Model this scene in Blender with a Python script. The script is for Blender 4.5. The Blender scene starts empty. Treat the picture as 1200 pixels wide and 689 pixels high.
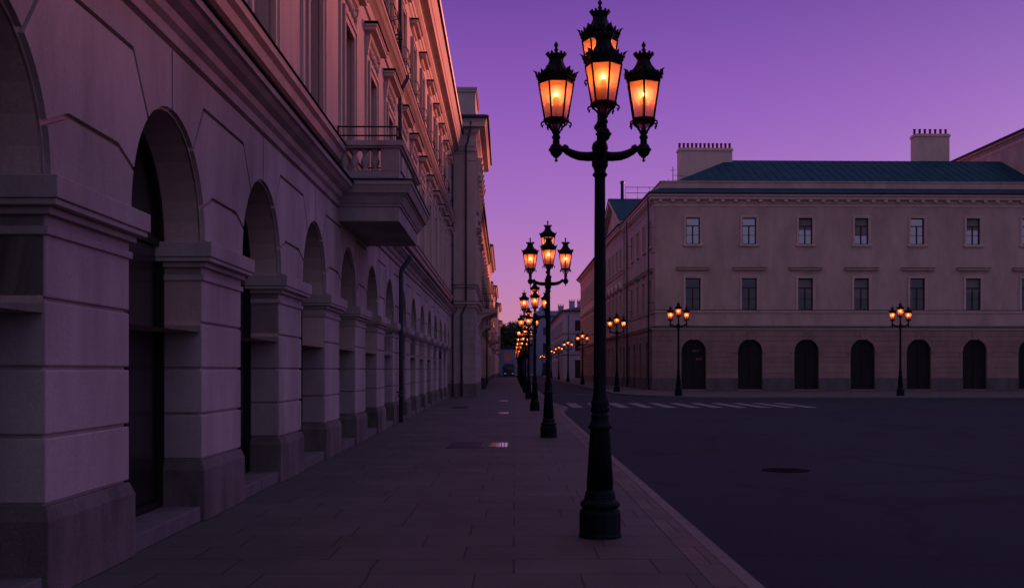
import bpy, bmesh, math, random
from mathutils import Matrix, Vector, Euler
R = math.radians
PI = math.pi
random.seed(7)
sc = bpy.context.scene
COL = sc.collection

# ------------------------------------------------------------------ camera
cam_d = bpy.data.cameras.new("camera"); cam = bpy.data.objects.new("camera", cam_d); COL.objects.link(cam)
cam.location = (0, 0, 1.6); cam.rotation_euler = (R(90), 0, 0)
cam_d.sensor_width = 36; cam_d.lens = 38.4
cam_d.shift_x = -2/1200; cam_d.shift_y = 88.9/1200
cam_d.clip_start = 0.1; cam_d.clip_end = 4000
sc.camera = cam

# ------------------------------------------------------------------ sky and sun
SUN_AZ, SUN_EL = R(33), R(8.2)          # azimuth from +Y (down the street) towards +X
w = bpy.data.worlds.new("World"); sc.world = w; w.use_nodes = True
nt = w.node_tree; nt.nodes.clear()
out = nt.nodes.new("ShaderNodeOutputWorld")
sky = nt.nodes.new("ShaderNodeTexSky"); sky.sky_type = 'NISHITA'; sky.sun_disc = False
sky.sun_elevation = SUN_EL; sky.sun_rotation = SUN_AZ; sky.altitude = 100; sky.dust_density = 2.5; sky.ozone_density = 4
bg1 = nt.nodes.new("ShaderNodeBackground"); bg1.inputs[1].default_value = 0.004
nt.links.new(sky.outputs[0], bg1.inputs[0])
tc = nt.nodes.new("ShaderNodeTexCoord"); sp = nt.nodes.new("ShaderNodeSeparateXYZ")
nt.links.new(tc.outputs['Generated'], sp.inputs[0])
rp = nt.nodes.new("ShaderNodeValToRGB"); cr = rp.color_ramp
def s2l(h):
    c = [int(h[i:i+2], 16)/255 for i in (0, 2, 4)]
    return tuple((x/12.92 if x <= .04045 else ((x+.055)/1.055)**2.4) for x in c) + (1,)
stops = [(0.0, 'CE8496'), (.04, 'C884A4'), (.085, 'BA7BBA'), (.145, 'A76DC0'), (.225, '9159BA'), (.32, '7243A2'), (.6, '7A649C'), (1.0, '9A90AA')]
while len(cr.elements) < len(stops): cr.elements.new(.5)
for e, (p, h) in zip(cr.elements, stops): e.position = p; e.color = s2l(h)
nt.links.new(sp.outputs[2], rp.inputs[0])
bg2 = nt.nodes.new("ShaderNodeBackground"); bg2.inputs[1].default_value = 0.97
# the sky behind the camera, away from the sunset, is cooler
mrw = nt.nodes.new("ShaderNodeMapRange"); mrw.interpolation_type = 'SMOOTHSTEP'
mrw.inputs[1].default_value = .1; mrw.inputs[2].default_value = -.7
nt.links.new(sp.outputs[1], mrw.inputs[0])
mxw = nt.nodes.new("ShaderNodeMix"); mxw.data_type = 'RGBA'; mxw.inputs[7].default_value = (.225, .185, .355, 1)
nt.links.new(mrw.outputs[0], mxw.inputs[0]); nt.links.new(rp.outputs[0], mxw.inputs[6])
nt.links.new(mxw.outputs[2], bg2.inputs[0])
add = nt.nodes.new("ShaderNodeAddShader")
nt.links.new(bg1.outputs[0], add.inputs[0]); nt.links.new(bg2.outputs[0], add.inputs[1]); nt.links.new(add.outputs[0], out.inputs[0])

sd = bpy.data.lights.new("sun", 'SUN'); sun = bpy.data.objects.new("sun", sd); COL.objects.link(sun)
sd.energy = 5.0; sd.angle = R(6.5); sd.color = (1.0, .245, .155)
dv = Vector((math.sin(SUN_AZ)*math.cos(SUN_EL), math.cos(SUN_AZ)*math.cos(SUN_EL), math.sin(SUN_EL)))
sun.rotation_euler = dv.to_track_quat('Z', 'Y').to_euler(); sun.location = (20, 20, 60)
sc.view_settings.view_transform = 'Standard'; sc.view_settings.look = 'None'
sc.view_settings.exposure = 0.0; sc.view_settings.gamma = 1.0
sc.view_settings.use_curve_mapping = False
try:
    sc.cycles.use_denoising = True
    sc.cycles.max_bounces = 5; sc.cycles.transparent_max_bounces = 10
    sc.cycles.diffuse_bounces = 3; sc.cycles.caustics_reflective = False; sc.cycles.caustics_refractive = False
except Exception: pass

# ------------------------------------------------------------------ materials
def newmat(name):
    m = bpy.data.materials.new(name); m.use_nodes = True
    return m, m.node_tree, m.node_tree.nodes['Principled BSDF']
def surf(name, col, rough=.85, var=.12, scale=1.5, bump=.25, bscale=40, metallic=0, stain=0.0, streak=True, spec=.3, isl=0, fine=.5):
    """plaster, stone, metal: base colour broken by two noises and fine bump"""
    m, t, b = newmat(name); N = t.nodes.new; Lk = t.links.new
    g = N("ShaderNodeNewGeometry")
    mp = N("ShaderNodeMapping"); Lk(g.outputs['Position'], mp.inputs[0])
    mp.inputs['Scale'].default_value = (1, 1, .35 if streak else 1)
    n1 = N("ShaderNodeTexNoise"); n1.inputs['Scale'].default_value = scale; n1.inputs['Detail'].default_value = 6; n1.inputs['Roughness'].default_value = .65
    Lk(mp.outputs[0], n1.inputs['Vector'])
    n2 = N("ShaderNodeTexNoise"); n2.inputs['Scale'].default_value = bscale; n2.inputs['Detail'].default_value = 4
    Lk(g.outputs['Position'], n2.inputs['Vector'])
    mr = N("ShaderNodeMapRange"); mr.inputs[1].default_value = .3; mr.inputs[2].default_value = .7
    mr.inputs[3].default_value = 1-var*1.5; mr.inputs[4].default_value = 1+var
    Lk(n1.outputs['Fac'], mr.inputs[0])
    mr2 = N("ShaderNodeMapRange"); mr2.inputs[1].default_value = .35; mr2.inputs[2].default_value = .65
    mr2.inputs[3].default_value = 1-var*fine; mr2.inputs[4].default_value = 1+var*fine
    Lk(n2.outputs['Fac'], mr2.inputs[0])
    mu = N("ShaderNodeMath"); mu.operation = 'MULTIPLY'; Lk(mr.outputs[0], mu.inputs[0]); Lk(mr2.outputs[0], mu.inputs[1])
    vm = N("ShaderNodeVectorMath"); vm.operation = 'SCALE'; vm.inputs[0].default_value = col
    if isl:
        mi = N("ShaderNodeMapRange"); mi.inputs[3].default_value = 1-isl; mi.inputs[4].default_value = 1+isl; Lk(g.outputs['Random Per Island'], mi.inputs[0])
        mm = N("ShaderNodeMath"); mm.operation = 'MULTIPLY'; Lk(mu.outputs[0], mm.inputs[0]); Lk(mi.outputs[0], mm.inputs[1]); mu = mm
    Lk(mu.outputs[0], vm.inputs['Scale'])
    Lk(vm.outputs[0], b.inputs['Base Color'])
    b.inputs['Roughness'].default_value = rough; b.inputs['Metallic'].default_value = metallic
    b.inputs['Specular IOR Level'].default_value = spec
    bp = N("ShaderNodeBump"); bp.inputs['Strength'].default_value = bump; bp.inputs['Distance'].default_value = .01
    Lk(n2.outputs['Fac'], bp.inputs['Height']); Lk(bp.outputs[0], b.inputs['Normal'])
    return m
M = {}
M['plaster']  = surf("cream_plaster", (.57, .43, .38), var=.14, scale=.9)
M['stone']    = surf("arcade_stone", (.43, .375, .36), var=.26, scale=.8, bump=.3, isl=.09, fine=.2)
M['trim']     = surf("pale_trim", (.64, .48, .41), var=.12, scale=2)
M['plinth']   = surf("plinth_stone", (.17, .15, .14), var=.35, scale=1.6, bump=.5, isl=.08, fine=.3)
M['step']     = surf("step_stone", (.16, .14, .15), var=.2, scale=3)
M['peach']    = surf("peach_plaster", (.52, .38, .31), var=.17, scale=.7)
M['peachtrim']= surf("peach_trim", (.64, .48, .40), var=.1)
M['rust']     = surf("ochre_stone", (.31, .215, .18), var=.17, scale=1.0, isl=.08, fine=.2)
M['greybase'] = surf("grey_base_stone", (.13, .115, .12), var=.2)
M['white']    = surf("white_plaster", (.40, .41, .48), var=.1)
M['bluewall'] = surf("bluish_plaster", (.24, .29, .43), var=.1)
M['darkblue'] = surf("slate_blue_plaster", (.09, .10, .15), var=.1)
M['roofblue'] = surf("blue_sheet_metal", (.010, .060, .085), rough=.75, var=.25, bump=.1, spec=.1)
M['roofdark'] = surf("dark_roof", (.03, .035, .045), rough=.7, var=.2)
M['pipe']     = surf("zinc_pipe", (.055, .075, .095), rough=.5, var=.2, bump=.1)
M['iron']     = surf("black_iron", (.012, .014, .018), rough=.5, var=.2, bump=.1)
M['lampiron'] = surf("dark_green_cast_iron", (.0025, .011, .016), rough=.6, var=.3, scale=8, bump=.35, bscale=60, spec=.12)
M['flash']    = surf("weathered_flashing", (.012, .014, .018), rough=.95, var=.2, bump=.1, spec=.02)
M['frame']    = surf("dark_window_frame", (.03, .022, .02), rough=.5, var=.1)
M['dark']     = surf("dark_door_wood", (.008, .007, .007), rough=.6, var=.2)
M['brick']    = surf("red_clay_pot", (.16, .03, .03), var=.2)
M['paint']    = surf("worn_road_paint", (.2, .19, .215), var=.35, scale=5, streak=False)
M['busblue']  = surf("blue_bus_paint", (.02, .09, .20), rough=.3, var=.05, bump=0, spec=.5)
M['rubber']   = surf("black_rubber", (.01, .01, .01), rough=.8)
M['bark']     = surf("bark", (.04, .03, .022), var=.3)
M['bin']      = surf("grey_bin_metal", (.06, .08, .10), rough=.5)
M['signblue'] = surf("blue_sign_enamel", (.01, .06, .22), rough=.4, var=.05, bump=0)
M['signwhite']= surf("white_sign_enamel", (.6, .6, .6), rough=.4, var=.05, bump=0)
M['blind']    = surf("linen_blind", (.22, .2, .19), var=.1)
M['kerb']     = surf("granite_kerb", (.165, .145, .15), var=.2, scale=4, bump=.4, streak=False)

def glassmat(name, col, rough):
    m, t, b = newmat(name)
    b.inputs['Base Color'].default_value = (*col, 1); b.inputs['Roughness'].default_value = rough
    b.inputs['Specular IOR Level'].default_value = .8; b.inputs['IOR'].default_value = 1.52
    N = t.nodes.new; g = N("ShaderNodeNewGeometry"); n = N("ShaderNodeTexNoise"); n.inputs['Scale'].default_value = 1.2
    t.links.new(g.outputs['Position'], n.inputs['Vector'])
    bp = N("ShaderNodeBump"); bp.inputs['Strength'].default_value = .12; bp.inputs['Distance'].default_value = .05
    t.links.new(n.outputs['Fac'], bp.inputs['Height']); t.links.new(bp.outputs[0], b.inputs['Normal'])
    return m
M['glass'] = glassmat("window_glass", (.012, .013, .018), .06)
M['glassdark'] = glassmat("dark_glass", (.006, .006, .008), .25)
M['mirror'] = glassmat("sky_reflecting_glass", (.012, .014, .02), .04)
M['mirror'].node_tree.nodes['Principled BSDF'].inputs['IOR'].default_value = 2.7
def emit(name, col, st):
    m, t, b = newmat(name); b.inputs['Base Color'].default_value = (.1, .05, .03, 1)
    b.inputs['Emission Color'].default_value = (*col, 1); b.inputs['Emission Strength'].default_value = st
    return m
M['bulb'] = emit("lamp_bulb", (1, .36, .10), 76)
M['litwin'] = emit("lit_window", (1, .13, .08), .07)
M['headlight'] = emit("headlight", (.5, .6, .7), .25)
m, t, b = newmat("bulb_halo_glow"); t.nodes.remove(b); N = t.nodes.new
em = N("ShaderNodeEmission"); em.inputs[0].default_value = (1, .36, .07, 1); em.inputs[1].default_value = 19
t.links.new(em.outputs[0], t.nodes['Material Output'].inputs['Volume']); M['halo'] = m  # emission volume added around each bulb to draw a soft glow halo
M['halo_core'] = M['halo'].copy(); M['halo_core'].name = 'bulb_halo_core_glow'; M['halo_core'].node_tree.nodes['Emission'].inputs[1].default_value = 42  # brighter inner volume of the same added halo
# frosted lantern pane: translucent glass, lit only by the bulb inside
m, t, b = newmat("frosted_lantern_glass"); t.nodes.remove(b)
N = t.nodes.new; tl = N("ShaderNodeBsdfTranslucent"); tl.inputs[0].default_value = (1.0, .40, .28, 1)
tr = N("ShaderNodeBsdfTransparent"); tr.inputs[0].default_value = (.88, .66, .74, 1)
gl = N("ShaderNodeBsdfGlossy"); gl.inputs['Roughness'].default_value = .25; gl.inputs[0].default_value = (.8, .8, .8, 1)
mx = N("ShaderNodeMixShader"); mx.inputs[0].default_value = .62
mx2 = N("ShaderNodeMixShader"); mx2.inputs[0].default_value = .04
n = N("ShaderNodeTexNoise"); n.inputs['Scale'].default_value = 9; g = N("ShaderNodeTexCoord"); t.links.new(g.outputs['Object'], n.inputs['Vector'])
mr = N("ShaderNodeMapRange"); mr.inputs[3].default_value = .36; mr.inputs[4].default_value = .5; t.links.new(n.outputs['Fac'], mr.inputs[0]); t.links.new(mr.outputs[0], mx.inputs[0])
t.links.new(tl.outputs[0], mx.inputs[1]); t.links.new(tr.outputs[0], mx.inputs[2])
t.links.new(mx.outputs[0], mx2.inputs[1]); t.links.new(gl.outputs[0], mx2.inputs[2])
t.links.new(mx2.outputs[0], t.nodes['Material Output'].inputs[0]); M['lampglass'] = m

def paving(name, col, bw, bh, mortar=.008, rot=0, var=.16):
    m, t, b = newmat(name); N = t.nodes.new; Lk = t.links.new
    g = N("ShaderNodeNewGeometry")
    mp = N("ShaderNodeMapping"); mp.inputs['Rotation'].default_value = (0, 0, rot); Lk(g.outputs['Position'], mp.inputs[0])
    nz = N("ShaderNodeTexNoise"); nz.inputs['Scale'].default_value = .5; nz.inputs['Detail'].default_value = 2; Lk(g.outputs['Position'], nz.inputs['Vector'])
    br = N("ShaderNodeTexBrick"); Lk(mp.outputs[0], br.inputs['Vector'])
    br.offset = .37; br.offset_frequency = 2; br.squash = .72; br.squash_frequency = 3
    br.inputs['Scale'].default_value = 1; br.inputs['Mortar Size'].default_value = mortar; br.inputs['Mortar Smooth'].default_value = .3
    br.inputs['Brick Width'].default_value = bw; br.inputs['Row Height'].default_value = bh
    br.inputs['Color1'].default_value = (*[c*(1-var) for c in col], 1); br.inputs['Color2'].default_value = (*[c*(1+var) for c in col], 1)
    br.inputs['Mortar'].default_value = (*[c*.45 for c in col], 1)
    n1 = N("ShaderNodeTexNoise"); n1.inputs['Scale'].default_value = .45; n1.inputs['Detail'].default_value = 8; n1.inputs['Roughness'].default_value = .7; Lk(g.outputs['Position'], n1.inputs['Vector'])
    mr = N("ShaderNodeMapRange"); mr.inputs[1].default_value = .3; mr.inputs[2].default_value = .7; mr.inputs[3].default_value = .72; mr.inputs[4].default_value = 1.22; Lk(n1.outputs['Fac'], mr.inputs[0])
    n3 = N("ShaderNodeTexNoise"); n3.inputs['Scale'].default_value = 90; n3.inputs['Detail'].default_value = 3; Lk(g.outputs['Position'], n3.inputs['Vector'])
    mr3 = N("ShaderNodeMapRange"); mr3.inputs[3].default_value = .8; mr3.inputs[4].default_value = 1.2; Lk(n3.outputs['Fac'], mr3.inputs[0])
    mu = N("ShaderNodeMath"); mu.operation = 'MULTIPLY'; Lk(mr.outputs[0], mu.inputs[0]); Lk(mr3.outputs[0], mu.inputs[1])
    vm = N("ShaderNodeVectorMath"); vm.operation = 'SCALE'; Lk(br.outputs['Color'], vm.inputs[0]); Lk(mu.outputs[0], vm.inputs['Scale'])
    Lk(vm.outputs[0], b.inputs['Base Color']); b.inputs['Roughness'].default_value = .75; b.inputs['Specular IOR Level'].default_value = .2
    ad = N("ShaderNodeMath"); ad.operation = 'MULTIPLY_ADD'; ad.inputs[1].default_value = -1.0; Lk(br.outputs['Fac'], ad.inputs[0]); 
    ms = N("ShaderNodeMath"); ms.operation = 'MULTIPLY'; ms.inputs[1].default_value = .3; Lk(n3.outputs['Fac'], ms.inputs[0]); Lk(ms.outputs[0], ad.inputs[2])
    bp = N("ShaderNodeBump"); bp.inputs['Strength'].default_value = .6; bp.inputs['Distance'].default_value = .008
    Lk(ad.outputs[0], bp.inputs['Height']); Lk(bp.outputs[0], b.inputs['Normal'])
    return m
M['paving'] = paving("pavement_slabs", (.092, .084, .084), 1.15, .66, mortar=.010, var=.09)
M['border'] = paving("border_slabs", (.122, .10, .097), .62, .9, rot=0)
def asphalt(name, c):
    m, t, b = newmat(name); N = t.nodes.new; Lk = t.links.new
    g = N("ShaderNodeNewGeometry")
    n1 = N("ShaderNodeTexNoise"); n1.inputs['Scale'].default_value = .35; n1.inputs['Detail'].default_value = 9; n1.inputs['Roughness'].default_value = .65; Lk(g.outputs['Position'], n1.inputs['Vector'])
    n2 = N("ShaderNodeTexNoise"); n2.inputs['Scale'].default_value = 110; n2.inputs['Detail'].default_value = 2; Lk(g.outputs['Position'], n2.inputs['Vector'])
    ad = N("ShaderNodeMath"); ad.operation = 'MULTIPLY'; Lk(n1.outputs['Fac'], ad.inputs[0]); Lk(n2.outputs['Fac'], ad.inputs[1])
    rp = N("ShaderNodeValToRGB"); rp.color_ramp.elements[0].position = .1; rp.color_ramp.elements[1].position = .42
    rp.color_ramp.elements[0].color = (*[x*.6 for x in c], 1); rp.color_ramp.elements[1].color = (*[x*1.4 for x in c], 1)
    Lk(ad.outputs[0], rp.inputs[0])
    vo = N("ShaderNodeTexVoronoi"); vo.feature = 'DISTANCE_TO_EDGE'; vo.inputs['Scale'].default_value = .16
    nd = N("ShaderNodeTexNoise"); nd.inputs['Scale'].default_value = 1.3; nd.inputs['Detail'].default_value = 6; Lk(g.outputs['Position'], nd.inputs['Vector'])
    va = N("ShaderNodeVectorMath"); va.operation = 'MULTIPLY_ADD'; va.inputs[1].default_value = (1.6, 1.6, 0); Lk(nd.outputs['Color'], va.inputs[0]); Lk(g.outputs['Position'], va.inputs[2]); Lk(va.outputs[0], vo.inputs['Vector'])
    cr_ = N("ShaderNodeMapRange"); cr_.inputs[1].default_value = .004; cr_.inputs[2].default_value = .02; cr_.inputs[3].default_value = .35; cr_.inputs[4].default_value = 1; Lk(vo.outputs['Distance'], cr_.inputs[0])
    pb = N("ShaderNodeTexBrick"); pb.inputs['Scale'].default_value = 1; pb.inputs['Brick Width'].default_value = 3.1; pb.inputs['Row Height'].default_value = 7.3; pb.inputs['Mortar Size'].default_value = .0
    pb.inputs['Color1'].default_value = (.82, .82, .82, 1); pb.inputs['Color2'].default_value = (1.2, 1.2, 1.2, 1); Lk(g.outputs['Position'], pb.inputs['Vector'])
    m1 = N("ShaderNodeVectorMath"); m1.operation = 'MULTIPLY'; Lk(rp.outputs[0], m1.inputs[0]); Lk(pb.outputs['Color'], m1.inputs[1])
    m2 = N("ShaderNodeVectorMath"); m2.operation = 'SCALE'; Lk(m1.outputs[0], m2.inputs[0]); Lk(cr_.outputs[0], m2.inputs['Scale']); Lk(m2.outputs[0], b.inputs['Base Color'])
    b.inputs['Roughness'].default_value = .8; b.inputs['Specular IOR Level'].default_value = .2
    bp = N("ShaderNodeBump"); bp.inputs['Strength'].default_value = .5; bp.inputs['Distance'].default_value = .006
    Lk(n2.outputs['Fac'], bp.inputs['Height']); Lk(bp.outputs[0], b.inputs['Normal'])
    return m
M['asphalt'] = asphalt("asphalt", (.0065, .0165, .025))
M['earth'] = asphalt("ground_far", (.04, .04, .045))
m, t, b = newmat("leaf"); N = t.nodes.new; g = N("ShaderNodeNewGeometry")
rp = N("ShaderNodeValToRGB"); rp.color_ramp.elements[0].color = (.012, .025, .012, 1); rp.color_ramp.elements[1].color = (.04, .06, .02, 1)
t.links.new(g.outputs['Random Per Island'], rp.inputs[0]); t.links.new(rp.outputs[0], b.inputs['Base Color']); b.inputs['Roughness'].default_value = .7; M['leaf'] = m
m, t, b = newmat("glass_block"); b.inputs['Base Color'].default_value = (.2, .18, .25, 1); b.inputs['Roughness'].default_value = .12; b.inputs['Metallic'].default_value = .7
N = t.nodes.new; g = N("ShaderNodeNewGeometry"); wv = N("ShaderNodeTexWave"); wv.inputs['Scale'].default_value = 6
t.links.new(g.outputs['Position'], wv.inputs['Vector']); bp = N("ShaderNodeBump"); bp.inputs['Strength'].default_value = .12
t.links.new(wv.outputs['Fac'], bp.inputs['Height']); t.links.new(bp.outputs[0], b.inputs['Normal']); M['glassblock'] = m

# ------------------------------------------------------------------ mesh helper
ID = Matrix.Identity(4)
def fmat(sx, sy, dx, dy):       # facade axes: (s along, d outward, z up) -> local xyz
    return Matrix(((sx, dx, 0, 0), (sy, dy, 0, 0), (0, 0, 1, 0), (0, 0, 0, 1)))
class MB:
    def __init__(s, T=ID): s.v = []; s.f = []; s.T = T; s.sm = []
    def face(s, pts, smooth=False):
        n0 = len(s.v); s.v += [tuple(s.T @ Vector(p)) for p in pts]; s.f.append(tuple(range(n0, n0+len(pts)))); s.sm.append(smooth)
    def grid(s, rows, closed=False, smooth=False, cap=True):
        """rows: list of rings of equal length"""
        n0 = len(s.v); k = len(rows[0])
        for r in rows: s.v += [tuple(s.T @ Vector(p)) for p in r]
        for i in range(len(rows)-1):
            for j in range(k if closed else k-1):
                a = n0+i*k+j; b = n0+i*k+(j+1) % k
                s.f.append((a, b, b+k, a+k)); s.sm.append(smooth)
        if cap and closed:
            s.f.append(tuple(n0+j for j in range(k))); s.sm.append(False)
            s.f.append(tuple(n0+(len(rows)-1)*k+j for j in range(k))); s.sm.append(False)
    def box(s, x0, x1, y0, y1, z0, z1):
        s.grid([[(x0, y0, z0), (x1, y0, z0), (x1, y1, z0), (x0, y1, z0)], [(x0, y0, z1), (x1, y0, z1), (x1, y1, z1), (x0, y1, z1)]], closed=True)
    def prism(s, poly, d0, d1):     # poly in (s,z), extruded over d
        s.grid([[(p[0], d0, p[1]) for p in poly], [(p[0], d1, p[1]) for p in poly]], closed=True)
    def lathe(s, prof, n=16, c=(0, 0, 0), smooth=True, rot=0):
        rows = [[(c[0]+r*math.cos(rot+2*PI*j/n), c[1]+r*math.sin(rot+2*PI*j/n), c[2]+z) for j in range(n)] for r, z in prof]
        s.grid(rows, closed=True, smooth=smooth)
    def tube(s, pts, rad, n=8, smooth=True):
        pts = [Vector(p) for p in pts]; rads = rad if isinstance(rad, (list, tuple)) else [rad]*len(pts)
        rows = []
        up = Vector((0, 0, 1))
        for i, p in enumerate(pts):
            t = (pts[min(i+1, len(pts)-1)]-pts[max(i-1, 0)]).normalized()
            a = t.cross(up)
            if a.length < .05: a = t.cross(Vector((0, 1, 0)))
            a.normalize(); b = a.cross(t).normalized()
            if i and a.dot(pa) < 0: a = -a; b = -b
            pa = a
            rows.append([tuple(p+rads[i]*(a*math.cos(2*PI*j/n)+b*math.sin(2*PI*j/n))) for j in range(n)])
        s.grid(rows, closed=True, smooth=smooth)
    def ball(s, c, r, n=10, sz=1):
        prof = [(max(r*math.sin(PI*i/n), .0005), -r*sz*math.cos(PI*i/n)) for i in range(n+1)]
        s.lathe(prof, n=max(8, n), c=c)
    def build(s, name, mat, parent=None, loc=(0, 0, 0), bevel=0):
        me = bpy.data.meshes.new(name); me.from_pydata(s.v, [], s.f)
        me.polygons.foreach_set('use_smooth', s.sm)
        bm = bmesh.new(); bm.from_mesh(me); bmesh.ops.remove_doubles(bm, verts=bm.verts, dist=1e-5)
        bmesh.ops.recalc_face_normals(bm, faces=bm.faces); bm.to_mesh(me); bm.free()
        o = bpy.data.objects.new(name, me); COL.objects.link(o); me.materials.append(mat)
        if parent: o.parent = parent
        o.location = loc
        if bevel:
            md = o.modifiers.new('bevel', 'BEVEL'); md.width = bevel; md.segments = 2; md.limit_method = 'ANGLE'
        return o
def empty(name, loc=(0, 0, 0), rz=0, label=None, cat=None, group=None):
    o = bpy.data.objects.new(name, None); COL.objects.link(o); o.location = loc; o.rotation_euler = (0, 0, rz)
    o.empty_display_size = .3
    tag(o, label, cat, group); return o
def tag(o, label=None, cat=None, group=None, kind=None):
    if label: o['label'] = label
    if cat: o['category'] = cat
    if group: o['group'] = group
    if kind: o['kind'] = kind
    return o
KIDS = {}
def kids(o): return [c for c in bpy.data.objects if c.parent == o]
def copy_tree(o, parent=None, tree=None):
    if tree is None: tree = {}
    if o.name not in KIDS: KIDS[o.name] = kids(o)
    c = o.copy(); COL.objects.link(c); c.parent = parent
    KIDS[c.name] = [copy_tree(ch, c) for ch in KIDS[o.name]]
    return c

# ================================================================== SETTING: ground, road, pavements
TH = .00742
mb = MB(); mb.face([(-900, -300, -.16), (900, -300, -.16), (900, 2500, -.16), (-900, 2500, -.16)])
tag(mb.build('ground', M['earth']), kind='structure')
mb = MB(); mb.face([(1.5, -40, -.1), (70, -40, -.1), (70, 420, -.1), (1.5, 420, -.1)])
mb.face([(-60, 240.5, -.1), (1.5, 240.5, -.1), (1.5, 420, -.1), (-60, 420, -.1)])
tag(mb.build('road', M['asphalt']), kind='structure')
KP = [(1.86, -30), (1.86, 10), (1.86, 30), (1.86, 39), (1.92, 42), (2.08, 44.3), (2.28, 46), (2.33, 47.3), (2.24, 49), (2.05, 51), (1.95, 54), (1.9, 70), (1.9, 150), (1.9, 239), (1.6, 240), (0.5, 240.3), (-30, 240.3)]
def offset_path(P, d):
    o = []
    for i, p in enumerate(P):
        a = Vector(P[max(i-1, 0)]); b = Vector(P[min(i+1, len(P)-1)]); t = (b-a).normalized()
        o.append((p[0]-t.y*d, p[1]+t.x*d))
    return o
def strip(name, P, d0, d1, z0, z1, mat, **kw):
    A = offset_path(P, d0); B = offset_path(P, d1); mb = MB()
    mb.grid([[(a[0], a[1], z0), (b[0], b[1], z0), (b[0], b[1], z1), (a[0], a[1], z1)] for a, b in zip(A, B)], closed=True)
    return tag(mb.build(name, mat, **kw), kind='structure')
strip('kerb', KP, 0, .135, -.15, .0, M['kerb'], bevel=.012)
strip('pavement_border', KP, .141, .38, -.12, .0, M['border'])
IN = offset_path(KP, .386); mb = MB()
n0 = [(x, y, 0) for x, y in IN]; left = [(-30, -30, 0)]
mb.face([(-30, -30, 0)]+n0); tag(mb.build('pavement', M['paving']), kind='structure')
KR = [(70, 66.4), (14, 66.4), (11, 66.6), (9.3, 67.6), (8.0, 70.5), (7.25, 75), (6.95, 80), (6.9, 90), (6.9, 160), (6.9, 230), (6.9, 320)]
KR = KR[::-1]
strip('kerb_far', KR, 0, .14, -.15, .0, M['kerb'], bevel=.012)
IN = offset_path(KR, .146); mb = MB(); mb.face([(x, y, 0) for x, y in IN]+[(70, 320, 0)])
tag(mb.build('pavement_far', M['paving']), kind='structure')
mb = MB()
for i in range(11):
    xr = 3.15+1.06*i
    mb.box(xr-.5, xr, 49.2, 56, -.0965, -.0955)
tag(mb.build('crosswalk_marking', M['paint']), kind='structure')
mb = MB(); mb.box(2.4, 6.8, 75.6, 76.1, -.0965, -.0955); tag(mb.build('stop_line', M['paint']), kind='structure')
M['neongreen'] = emit("green_lit_sign", (.2, .5, .25), .03); M['neonred'] = emit("orange_lit_sign", (1, .2, .06), .03)

# ================================================================== architecture helpers
def sweep(mb, prof, sgn, D, L, back=True):
    """moulding that runs along the front (y=0) face, round the corner and along the street face"""
    rows = []
    for d, z in prof: rows.append([(-sgn*D, -d, z), (sgn*d, -d, z), (sgn*d, L, z)])
    rows.append([(-sgn*D, .3, prof[-1][1]), (-sgn*.3, .3, prof[-1][1]), (-sgn*.3, L, prof[-1][1])])
    rows.append([(-sgn*D, .3, prof[0][1]), (-sgn*.3, .3, prof[0][1]), (-sgn*.3, L, prof[0][1])])
    cols = [[r[i] for r in rows] for i in range(3)]
    mb.grid(cols, closed=True)
def run(mb, prof, s0, s1):      # moulding in facade coords
    P = list(prof)+[(-.05, prof[-1][1]), (-.05, prof[0][1])]
    mb.grid([[(s0, d, z) for d, z in P], [(s1, d, z) for d, z in P]], closed=True)
def wall(mb, s0, s1, z0, z1, holes, rev=.22, d=0):
    """holes: (centre, width, bottom, top, arched)"""
    S = sorted({s0, s1} | {h[0]-h[1]/2 for h in holes} | {h[0]+h[1]/2 for h in holes})
    Z = sorted({z0, z1} | {h[2] for h in holes} | {h[3] for h in holes})
    S = [v for v in S if s0 <= v <= s1]; Z = [v for v in Z if z0 <= v <= z1]
    for a, b in zip(S[:-1], S[1:]):
        zs = None
        for c, e in zip(Z[:-1], Z[1:]):
            ms, mz = (a+b)/2, (c+e)/2
            inside = any(abs(ms-h[0]) < h[1]/2 and h[2] < mz < h[3] for h in holes)
            if inside:
                if zs is not None: mb.face([(a, d, zs), (b, d, zs), (b, d, c), (a, d, c)]); zs = None
            elif zs is None: zs = c
        if zs is not None: mb.face([(a, d, zs), (b, d, zs), (b, d, Z[-1]), (a, d, Z[-1])])
    for h in holes:
        c, w_, zb, zt, ar = h; r = w_/2
        if ar:
            sp_ = zt-r; arc = [(c+r*math.cos(PI*i/16), sp_+r*math.sin(PI*i/16)) for i in range(17)]
            for side in (1, -1):
                pts = arc[:9] if side > 0 else arc[8:]
                corner = (c+side*r, zt)
                for p, q in zip(pts[:-1], pts[1:]): mb.face([(p[0], d, p[1]), (q[0], d, q[1]), (corner[0], d, corner[1])])
            loop = [(c-r, zb)]+arc[::-1]+[(c+r, zb)]
        else: loop = [(c-r, zb), (c-r, zt), (c+r, zt), (c+r, zb)]
        loop2 = loop+[loop[0]]
        for p, q in zip(loop2[:-1], loop2[1:]): mb.face([(p[0], d, p[1]), (q[0], d, q[1]), (q[0], d-rev, q[1]), (p[0], d-rev, p[1])])
def courses(mb, s0, s1, z0, z1, h, holes, d=.025, gap=.03):
    n = round((z1-z0)/h); h = (z1-z0)/n
    for i in range(n):
        a, b = z0+i*h+gap/2, z0+(i+1)*h-gap/2
        iv = []
        for c, w_, zb, zt, ar in holes:
            if b <= zb or a >= zt: continue
            r = w_/2; hw = r
            if ar and a > zt-r: hw = math.sqrt(max(r*r-(a-(zt-r))**2, 0))
            iv.append((c-hw-.03, c+hw+.03))
        iv.sort(); x = s0
        for p, q in iv+[(s1, s1)]:
            if p-x > .1: mb.box(x, p, -.04, d, a, b)
            x = max(x, q)
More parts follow.
